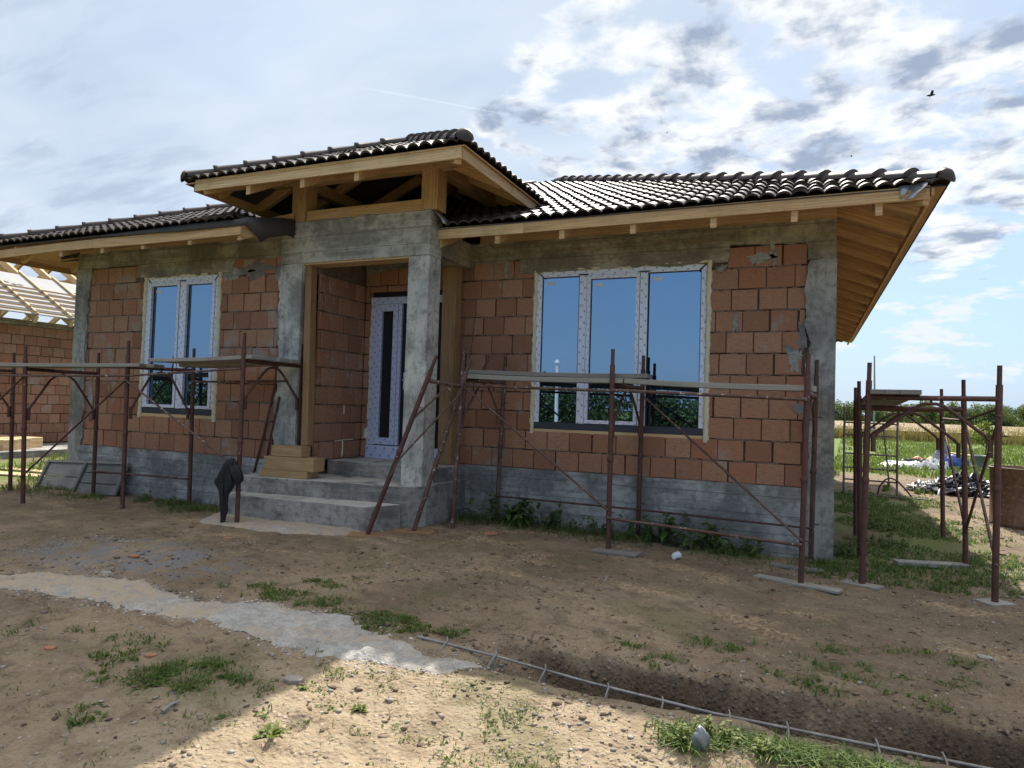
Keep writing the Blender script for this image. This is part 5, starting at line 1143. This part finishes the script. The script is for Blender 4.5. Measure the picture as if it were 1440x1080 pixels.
# things behind the viewer, seen in the panes: a white post
wp = np.array([-6.65, -9.4, gz(-6.65, -9.4)]); wt = thing('marker_post', 'white painted post with a small cap, mirrored in the left pane of the big window', 'post', tuple(wp))
one('shaft', WHITE, wt, lambda mb: mb.tube([wp, wp+np.array([0, 0, 2.72])], .05, 12)); one('cap', WHITE, wt, lambda mb: mb.tube([wp+np.array([0, 0, 2.80]), wp+np.array([0, 0, 2.84]), wp+np.array([0, 0, 2.9])], [.08, .075, .02], 12))

# ------------------------------------------------------------------ plants
def mesh_np(name, V, F, m, parent=None):
    me = bpy.data.meshes.new(name); V = np.asarray(V, float); F = np.asarray(F, np.int32); k = F.shape[1]
    me.vertices.add(len(V)); me.vertices.foreach_set('co', V.ravel()); me.loops.add(F.size); me.loops.foreach_set('vertex_index', F.ravel())
    me.polygons.add(len(F)); me.polygons.foreach_set('loop_start', np.arange(0, F.size, k, dtype=np.int32)); me.update(calc_edges=True); me.materials.append(m)
    o = bpy.data.objects.new(name, me); COL.objects.link(o)
    if parent is not None: o.parent = parent
    return o
def blades(P, h, wd, lean=.6, bend=.5):
    """Grass blades: two quads each, tapering and bending over."""
    n = len(P); a = rng.uniform(0, 2*np.pi, n); b = rng.uniform(0, 2*np.pi, n); h = h*rng.uniform(.5, 1.25, n)
    sd = np.stack([np.cos(a), np.sin(a), 0*a], 1)*(wd*rng.uniform(.7, 1.3, n))[:, None]
    ld = np.stack([np.cos(b), np.sin(b), 0*b], 1); l = rng.uniform(.1, lean, n)
    m = P+ld*(h*l*.35)[:, None]+np.stack([0*a, 0*a, h*.6], 1); t = P+ld*(h*(l+bend*l))[:, None]+np.stack([0*a, 0*a, h*(1-.35*l)], 1)
    V = np.stack([P-sd, P+sd, m+sd*.75, m-sd*.75, t+sd*.12, t-sd*.12], 1).reshape(-1, 3)
    i = np.arange(n)[:, None]*6; F = np.concatenate([i+np.array([[0, 1, 2, 3]]), i+np.array([[3, 2, 4, 5]])], 0); return V, F
def join(parts):
    Vs, Fs, o = [], [], 0
    for V, F in parts: Vs.append(V); Fs.append(F+o); o += len(V)
    return np.concatenate(Vs), np.concatenate(Fs)
def on_ground(x, y, dz_=-.004): return np.stack([x, y, ground(x, y)+dz_], 1)
parts = []
def patch(px, py, rx, ry, n, h, wd=.0035, p=None, lean=.9):
    c = np.array(p) if p is not None else G(px, py); nc = max(3, n//14)
    cx = c[0]+rng.normal(0, rx, nc); cy = c[1]+rng.normal(0, ry, nc); k = rng.integers(0, nc, n)
    x = cx[k]+rng.normal(0, .034, n); y = cy[k]+rng.normal(0, .034, n); m_ = n*3//5
    parts.append(blades(on_ground(x[:m_], y[:m_]), h*.85, wd, lean*1.5, .8)); parts.append(blades(on_ground(x[m_:], y[m_:]), h*.6, wd*2.3, 1.8, 1.0))
# green streak above the concrete strip
for q in ((370, 826), (420, 838), (455, 818), (395, 842), (470, 850), (520, 868), (570, 880), (610, 886), (545, 876)): patch(*q, .16, .07, 170, .045)
for q in ((240, 955, .22, .10, 420), (150, 915, .12, .06, 110), (275, 935, .14, .08, 200), (210, 950, .12, .08, 160), (350, 965, .08, .05, 70), (110, 1010, .08, .05, 60), (170, 890, .15, .05, 60), (70, 880, .15, .06, 40)): patch(*q, .05)
for q in ((1120, 960, .10), (1160, 985, .12), (1060, 940, .08), (1250, 950, .15), (1290, 985, .15), (1220, 1000, .15), (1180, 920, .15), (1030, 910, .08), (1330, 960, .15), (985, 905, .07), (1240, 915, .12), (1350, 930, .12), (1150, 935, .1), (930, 930, .05), (870, 905, .05)): patch(*q, .06, 60, .06)
# weeds along the near trench bank and tufts on the paler bank
for q in ((960, 1040), (1000, 1038), (1040, 1048), (1080, 1052), (1120, 1060), (1160, 1070), (940, 1035), (1200, 1075), (1100, 1062), (1250, 1085)): patch(*q, .06, .045, 150, .075, .0032)
for q in ((450, 955), (480, 940), (520, 945), (640, 960), (700, 975), (560, 965), (600, 1010), (660, 1020), (760, 1060), (450, 1000), (520, 1040), (690, 1068), (800, 1020), (620, 1065), (740, 1015)): patch(*q, .10, .07, 60, .022, .003)
# beside and behind the house
n = 9000; x = rng.uniform(-.2, 2.0, n)+rng.normal(0, .2, n); y = rng.uniform(-.9, 7.5, n); k = (fbm(x*1.6, y*1.3, 81, 4) > -.14) & ~((x < .05) & (y > -.02)); parts.append(blades(on_ground(x[k], y[k]), .075, .006, 1.3, .8)); k2 = k & (rng.random(n) < .5); parts.append(blades(on_ground(x[k2]+.03, y[k2]), .05, .013, 1.8, 1.0))
n = 2600; x = rng.uniform(-4.6, .1, n); y = rng.normal(-.28, .2, n); k = (fbm(x*1.8, y*1.5, 82, 4) > -.05) & (y < -.03); parts.append(blades(on_ground(x[k], y[k]), .10, .0045, .9))
n = 3200; x = rng.uniform(-11.5, -7.1, n); y = rng.normal(YL-.4, .22, n); k = (fbm(x*1.8, y*1.5, 83, 4) > -.05) & (y < YL-.03); parts.append(blades(on_ground(x[k], y[k]), .085, .004, .9))
n = 12000; x = rng.uniform(-21, -11.1, n); y = rng.uniform(-4.5, 4, n); k = fbm(x*1.1, y*1.1, 84, 4) > -.12; parts.append(blades(on_ground(x[k], y[k]), .16, .011, .9))
n = 26000; y = 8+rng.random(n)**1.4*40; x = rng.uniform(0, 1, n)*(y*.55+4)+.05*y-.3; k = fbm(x*.6, y*.35, 85, 4)+np.clip((y-13)/8, -.35, .4) > .02; parts.append(blades(on_ground(x[k], y[k]), .20, .022, .8))
n = 9000; x = rng.uniform(-40, 30, n); y = rng.uniform(-34, -14, n); parts.append(blades(on_ground(x, y), .16, .02, .8))
n = 9000; x = rng.uniform(-8, 2.5, n); y = rng.uniform(-6.6, -.4, n); k = fbm(x*1.2, y*1.6, 86, 5) > .10; parts.append(blades(on_ground(x[k], y[k]), .022, .003, 1.6, .9))
n = 5200; x = rng.uniform(-3.2, .6, n); y = rng.uniform(-6.4, -4.7, n); k = fbm(x*2.2, y*2.6, 87, 5) > .02; parts.append(blades(on_ground(x[k], y[k]), .020, .0032, 1.6, .9))
V, F = join(parts); gr = mesh_np('grass', V, F, GRASSM); gr['kind'] = 'stuff'; gr['label'] = 'green grass tufts and meadow blades growing out of the soil'
# dry stalks and straw
n = 1500; x = rng.uniform(-7.5, 2.2, n); y = rng.uniform(-6.5, -1.2, n); P_ = on_ground(x, y, .008); a = rng.uniform(0, 6.28, n); l = rng.uniform(.01, .05, n); d = np.stack([np.cos(a), np.sin(a), rng.uniform(-.05, .12, n)], 1)*l[:, None]; s_ = np.stack([-np.sin(a), np.cos(a), 0*a], 1)*.0016
V = np.stack([P_-d-s_, P_-d+s_, P_+d+s_, P_+d-s_], 1).reshape(-1, 3); F = np.arange(n)[:, None]*4+np.array([[0, 1, 2, 3]]); st = mesh_np('straw', V, F, WHEATM); st['kind'] = 'stuff'
# leafy weeds: rosettes and bushy stems, each a plant of its own
def leaf(V, F, base, d, L, wd, droop, nrm=(0, 0, 1)):
    d = unit(d); s_ = np.cross(d, nrm); s_ = s_/max(1e-6, np.linalg.norm(s_)); b = len(V)
    for t, k in ((0, .25), (.35, 1.0), (.7, .8), (1.0, .06)):
        c = base+d*L*t+np.array([0, 0, -droop*L*t*t]); f = np.array([0, 0, .18*wd*k]); V += [c-s_*wd*k+f, c, c+s_*wd*k+f]
    for i in range(3):
        for j in range(2): a = b+i*3+j; F.append((a, a+1, a+4, a+3))
def weed(P_, kind, size, m, label, group, nl=26):
    V, F = [], []; P_ = np.array(P_); rr = random; roots = []
    if kind == 'rosette':
        for i in range(nl):
            a = rr.uniform(0, 6.28); e = rr.uniform(.15, 1.1); d = (math.cos(a)*math.cos(e), math.sin(a)*math.cos(e), math.sin(e)); leaf(V, F, P_+np.array([rr.gauss(0, size*.25), rr.gauss(0, size*.2), 0]), d, size*rr.uniform(.5, 1.05), size*rr.uniform(.10, .17), rr.uniform(.2, .7))
    else:
        for s_ in range(nl//4+3):
            a = rr.uniform(0, 6.28); sx, sy = rr.gauss(0, size*.55), rr.gauss(0, size*.25); tilt = rr.uniform(0, .5); hgt = size*rr.uniform(.5, 1.1); b0 = P_+np.array([sx, min(sy, .06), 0]); top = b0+np.array([math.cos(a)*tilt*hgt, math.sin(a)*tilt*hgt, hgt])
            b = len(V); w_ = np.array([.004, 0, 0]); V += [b0-w_, b0+w_, top+w_*.4, top-w_*.4]; F.append((b, b+1, b+2, b+3)); roots.append(b)
            for k in range(9):
                t = rr.uniform(.15, 1); aa = rr.uniform(0, 6.28); e = rr.uniform(-.1, .9); leaf(V, F, b0*(1-t)+top*t, (math.cos(aa)*math.cos(e), math.sin(aa)*math.cos(e), math.sin(e)), size*rr.uniform(.26, .48)*(1.15-.5*t), size*rr.uniform(.055, .095), rr.uniform(.1, .6))
    if kind != 'rosette':              # root crown below the soil joining the stems
        c0 = len(V); V.append(P_+np.array([0, 0, -.03])); V.append(P_+np.array([.004, 0, -.03]))
        for q in roots: F.append((c0, c0+1, q+1, q))
    mbx = MB(); mbx.add(V, F, None, True); o = mbx.build('weed', m, None, 0, P_); tag(o, label, 'weed', group); return o
GW = 'leafy weeds on the plot'
for (q, sz, nl, lab) in (((380, 1032), .085, 60, 'bright green leafy rosette alone on the sunlit bank at the shadow edge'), ((503, 997), .055, 34, 'small leafy rosette on the sunlit bank above the large one'), ((425, 968), .05, 26, 'pale weed at the tip of the sunlit bank'), ((315, 950), .05, 22, 'broad leaved weed in the shade beside the grass clump'), ((100, 1018), .05, 18, 'small broad leaved weed in the left foreground shade'), ((310, 1008), .045, 16, 'low weed just inside the foreground shadow'), ((662, 965), .06, 18, 'upright young weed at the end of the concrete strip')):
    weed(G(*q)-np.array([0, 0, .005]), 'rosette', sz, LIMEM if q[0] in (380, 503, 425, 662) else WEEDM, lab, GW, nl)
for i, (px, py, sz, lab) in enumerate(((712, 740, .30, 'tallest dark weed at the plinth beside the left legs of the right scaffold'), (745, 748, .27, 'dark bushy weed at the plinth below the left pane'), (790, 756, .18, 'low weed at the plinth below the left mullion'), (850, 762, .17, 'low weed behind the middle scaffold leg'), (905, 765, .20, 'weed at the plinth behind the middle scaffold frame'), (965, 770, .30, 'wide leafy weed at the plinth below the right pane'), (1005, 776, .22, 'leafy weed right of the wide one at the plinth'), (1045, 782, .14, 'small weed at the plinth left of the corner scaffold legs'))):
    sz *= 1.35; p_ = W(px, py, 1, -.24); p_[2] = gz(p_[0], p_[1]); weed(p_, 'stem', sz, WEEDM, lab, GW, 40)
for (px, py, sz, lab) in ((1205, 785, .22, 'leafy weed at the house corner between scaffold legs'), (1250, 770, .20, 'leafy weed in the side grass behind the front scaffold legs'), (1240, 745, .22, 'leafy weed farther back along the shaded side wall'), (205, 704, .14, 'small weed at the left plinth beside the form panel'), (245, 712, .13, 'small weed at the left plinth beside the steps'), (1010, 1040, .10, 'yellow green weed on the near trench bank by the grey scrap'), (955, 1045, .09, 'leafy weed left of the crumpled grey scrap'), (1070, 1058, .08, 'low yellow green weed on the trench bank right of the grey scrap'), (905, 985, .07, 'weed growing from the far trench wall')):
    p_ = G(px, py); weed(p_, 'stem', sz, LIMEM if py > 1000 else WEEDM, lab, GW, 26)
# young tree in the meadow
sp0 = W(1385, 640, 1, 24.0); sp0[2] = gz(sp0[0], 24); yt = thing('sapling', 'young yellow green sapling at the edge of the wheat field', 'tree', tuple(sp0))
one('trunk', BARK, yt, lambda mb: (mb.tube([sp0, sp0+np.array([.05, 0, .6]), sp0+np.array([.02, 0, 1.5])], [.03, .022, .008], 7), mb.tube([sp0+np.array([.05, 0, .6]), sp0+np.array([.4, .1, 1.1])], [.015, .006], 6), mb.tube([sp0+np.array([.04, 0, .5]), sp0+np.array([-.35, -.1, 1.0])], [.015, .006], 6)))
def cloud(c, r, n, size, flat=1.0):
    u = rng.normal(0, 1, (n, 3)); u /= np.linalg.norm(u, axis=1)[:, None]; u *= (rng.random(n)**.45)[:, None]; P_ = c+u*np.array(r)
    a = rng.normal(0, 1, (n, 3)); a /= np.linalg.norm(a, axis=1)[:, None]; b = np.cross(a, rng.normal(0, 1, (n, 3))); b /= np.linalg.norm(b, axis=1)[:, None]
    s_ = size*rng.uniform(.5, 1.3, n)[:, None]; V = np.stack([P_-a*s_, P_+b*s_*.55, P_+a*s_, P_-b*s_*.55], 1).reshape(-1, 3); return V, np.arange(n)[:, None]*4+np.array([[0, 1, 2, 3]])
V, F = join([cloud(sp0+np.array([dx, 0, h_]), (.32, .3, .28), 160, .07) for dx, h_ in ((0, 1.3), (.35, 1.0), (-.3, .95), (.1, .8))]); V = V-sp0; mesh_np('crown', V, F, LIMEM, yt)
# wheat strip and the far belt of trees
n = 26000; y = 46+rng.random(n)**2*90; x = rng.uniform(0, 1, n)*(y*.62+6)+.03*y; V, F = blades(on_ground(x, y), .85, .03, .3, .3)
yy = np.array([52, 70, 110, 158.]); xs2 = np.arange(-40, 170, 1.2); xs2 = np.linspace(-40, 170, 150); ys2 = np.linspace(50, 158, 60); X2, Y2 = np.meshgrid(xs2, ys2); Z2 = ground(X2, Y2)+.66+.10*fbm(X2*.8, Y2*.3, 91, 4); V2 = np.stack([X2.ravel(), Y2.ravel(), Z2.ravel()], 1); ii = np.arange(59*149); r2, c2 = np.divmod(ii, 149); a2_ = r2*150+c2; F2 = np.stack([a2_, a2_+1, a2_+151, a2_+150], 1)
V, F = join([(V, F), (V2, F2)]); wh = mesh_np('wheat', V, F, WHEATM); wh['kind'] = 'stuff'
cl_ = []
for i in range(150):
    x = -6+i*.66+rng.normal(0, .6); y = 165+rng.normal(0, 4); h_ = 4.6+1.3*float(fbm(x*.09, 0, 95, 3))*1.6+rng.normal(0, .5)
    for j in range(3): cl_.append(cloud(np.array([x+rng.normal(0, .9), y, -.8+h_*(.25+.27*j)]), (1.9-.3*j, 1.6, h_*.24), 260, .21))
V, F = join(cl_); tr_ = mesh_np('tree_belt', V, F, TREEM); tr_['kind'] = 'stuff'; tr_['label'] = 'dense belt of green trees along the far field edge'
cl_ = []
for i in range(70):
    x = -62+i*1.25+rng.normal(0, .5); h_ = 3.0+.9*float(fbm(x*.2, 0, 97, 3))
    for j in range(2): cl_.append(cloud(np.array([x, -36+rng.normal(0, .8), -.8+h_*(.3+.38*j)]), (1.5, 1.0, h_*.34), 420, .16))
V, F = join(cl_); hd = mesh_np('hedge', V, F, HEDGEM); hd['kind'] = 'stuff'; hd['label'] = 'green hedge across the road, mirrored in the panes'
# stones, clods and brick crumbs
def stones(name, n, xr, yr, smin, smax, m, keep=None, seed=1):
    ico = []
    import bmesh
    bm = bmesh.new(); bmesh.ops.create_icosphere(bm, subdivisions=1, radius=1.0); B = np.array([v.co[:] for v in bm.verts]); bm.verts.index_update(); T = np.array([[v.index for v in f.verts] for f in bm.faces]); bm.free()
    x = rng.uniform(*xr, n); y = rng.uniform(*yr, n)
    if keep is not None: k = keep(x, y); x, y = x[k], y[k]
    n = len(x); s_ = smin*(smax/smin)**(rng.random(n)**2.4); sc_ = s_[:, None]*np.stack([rng.uniform(.7, 1.3, n), rng.uniform(.7, 1.2, n), rng.uniform(.3, .6, n)], 1); a = rng.uniform(0, 6.28, n)
    Vv = B[None]*(1+.34*rng.normal(0, 1, (n, len(B), 1)))*sc_[:, None]; c, d = np.cos(a)[:, None], np.sin(a)[:, None]
    Vr = np.stack([Vv[..., 0]*c-Vv[..., 1]*d, Vv[..., 0]*d+Vv[..., 1]*c, Vv[..., 2]], -1)+np.stack([x, y, ground(x, y, True)+s_*.15], 1)[:, None]
    Fv = (np.arange(n)[:, None, None]*len(B)+T[None]).reshape(-1, 3); o = mesh_np(name, Vr.reshape(-1, 3), Fv, m); o['kind'] = 'stuff'; return o
def m_stone():
    m, g = new_mat('plot_stones'); r = isl(g); c = g.ramp(r, [(0, (.20, .16, .125)), (.35, (.31, .25, .185)), (.7, (.40, .345, .27)), (.92, (.30, .29, .28)), (1, (.52, .48, .42))]); c = g.mix(g.math('MULTIPLY', g.noise(pos(g), 60, 3), .4), c, (.12, .10, .08)); finish(g, c, .9, g.noise(pos(g), 120, 3), .3, .002); return m
def m_clod():
    m, g = new_mat('earth_clods'); r = isl(g); c = g.ramp(r, [(0, (.09, .062, .042)), (.6, (.17, .118, .078)), (1, (.25, .185, .12))]); finish(g, c, .97, g.noise(pos(g), 70, 4), .6, .004); return m
PSTONE, CLOD = m_stone(), m_clod()
stones('gravel', 6500, (-7, 2.6), (-6.7, -.6), .003, .020, PSTONE, lambda x, y: (fbm(x*1.3, y*1.3, 101, 3) > -.02) | (y < -4.7))
stones('gravel', 2200, (-1.6, .4), (-5.9, -4.68), .003, .016, PSTONE, lambda x, y: fbm(x*1.8, y*1.8, 102, 3) > -.1)
stones('gravel', 1500, (-7.2, -5.0), (-4.8, -3.4), .006, .028, PSTONE, lambda x, y: fbm(x*1.2, y*1.5, 103, 3) > .0)
stones('clods', 15000, (-8, 2.8), (-6.7, -.9), .003, .022, CLOD, lambda x, y: (fbm(x*1.5, y*1.5, 105, 4) > -.06))
stones('clods', 1500, (-2.6, 2.6), (-4.42, -3.95), .005, .020, CLOD)
stones('gravel', 900, (.2, 3.2), (-1, 12), .008, .04, PSTONE)
def pathstones():
    x0, x1 = min(p[0] for p in pp), max(p[0] for p in pp)
    def nearpath(x, y): j = rng.normal(0, .07, (2, len(x))); return in_poly(x+j[0], y+j[1], pp)
    return stones('gravel', 26000, (x0, x1), (-5.4, -4.0), .003, .013, PCHIP, nearpath)
def m_chip():
    m, g = new_mat('concrete_chips'); r = isl(g); c = g.ramp(r, [(0, (.22, .21, .19)), (.5, (.40, .385, .35)), (1, (.58, .56, .52))]); finish(g, c, .95, g.noise(pos(g), 120, 3), .3, .002); return m
PCHIP = m_chip(); pathstones()
def shard(px, py, label, m, w_=.06, nm='brick_shard'):
    P_ = G(px, py); a = random.uniform(0, 3.1); mb = MB(); n = 7; pol = [(P_[0]+w_*random.uniform(.6, 1.1)*math.cos(a+6.283*k/n)*1.3, P_[1]+w_*random.uniform(.6, 1.1)*math.sin(a+6.283*k/n)) for k in range(n)]
    mb.prism(pol, P_[2]-.012, P_[2]+.010); tag(mb.build(nm, m, None, .004, P_), label, 'rubble', 'brick shards on the plot')
shard(188, 782, 'orange brick shard on the soil above the grey gravel', BRICK, .05); shard(70, 912, 'brick shard in the left foreground shade', BRICK, .035); shard(212, 922, 'flat brick shard near the shaded grass clump', BRICK, .035); shard(320, 757, 'brick shard before the porch steps', BRICK, .05); shard(690, 750, 'flat brick piece before the plinth weeds', BRICK, .09)
shard(150, 806, 'dark stone slab at the top edge of the concrete strip', SMEAR, .05, 'stone'); shard(1385, 925, 'round dark stone at the right on the soil', STONE, .045, 'stone'); shard(415, 955, 'pale flat stone at the shadow edge on the bank', STONE, .05, 'stone')
mb = MB(); s0, s1 = G(228, 1004), G(252, 990); mb.tube([s0+[0, 0, .012], lerp(s0, s1, .5)+[0, 0, .022], s1+[0, 0, .014]], [.009, .008, .005], 7); tag(mb.build('stick', GREYW, None, 0, s0), 'pale stick lying in the shaded foreground', 'stick')
# birds
for k, (px, py, d, sz, lab) in enumerate(((1309, 134, 30, .30, 'dark bird flying high above the right roof corner'), (1197, 220, 60, .22, 'small distant bird flying above the roof hip'), (938, 187, 70, .2, 'tiny distant bird flying among the clouds'))):
    c = CAM+unit(ray(px, py))*d; b = thing('bird', lab, 'bird', tuple(c), 'birds in the sky')
    mb = MB(); mb.tube([c+np.array([-.5, 0, .0])*sz, c+np.array([-.3, 0, .02])*sz, c, c+np.array([.35, 0, .02])*sz, c+np.array([.48, 0, 0])*sz], [.02*sz, .09*sz, .13*sz, .08*sz, .02*sz], 8); mb.build('body', BLACKP, b)
    for sg in (-1, 1):
        mb = MB(); r0 = c+np.array([.05, 0, .05])*sz; V = [r0+np.array([.18, 0, 0])*sz, r0-np.array([.15, 0, 0])*sz, r0+np.array([-.1, sg*.5, .25])*sz, r0+np.array([.2, sg*.5, .27])*sz, r0+np.array([-.12, sg*1.0, .12])*sz]; mb.add(V, [(0, 1, 2, 3), (3, 2, 4)]); mb.add(V, [(3, 2, 1, 0), (4, 2, 3)]); mb.build('wing', BLACKP, b)
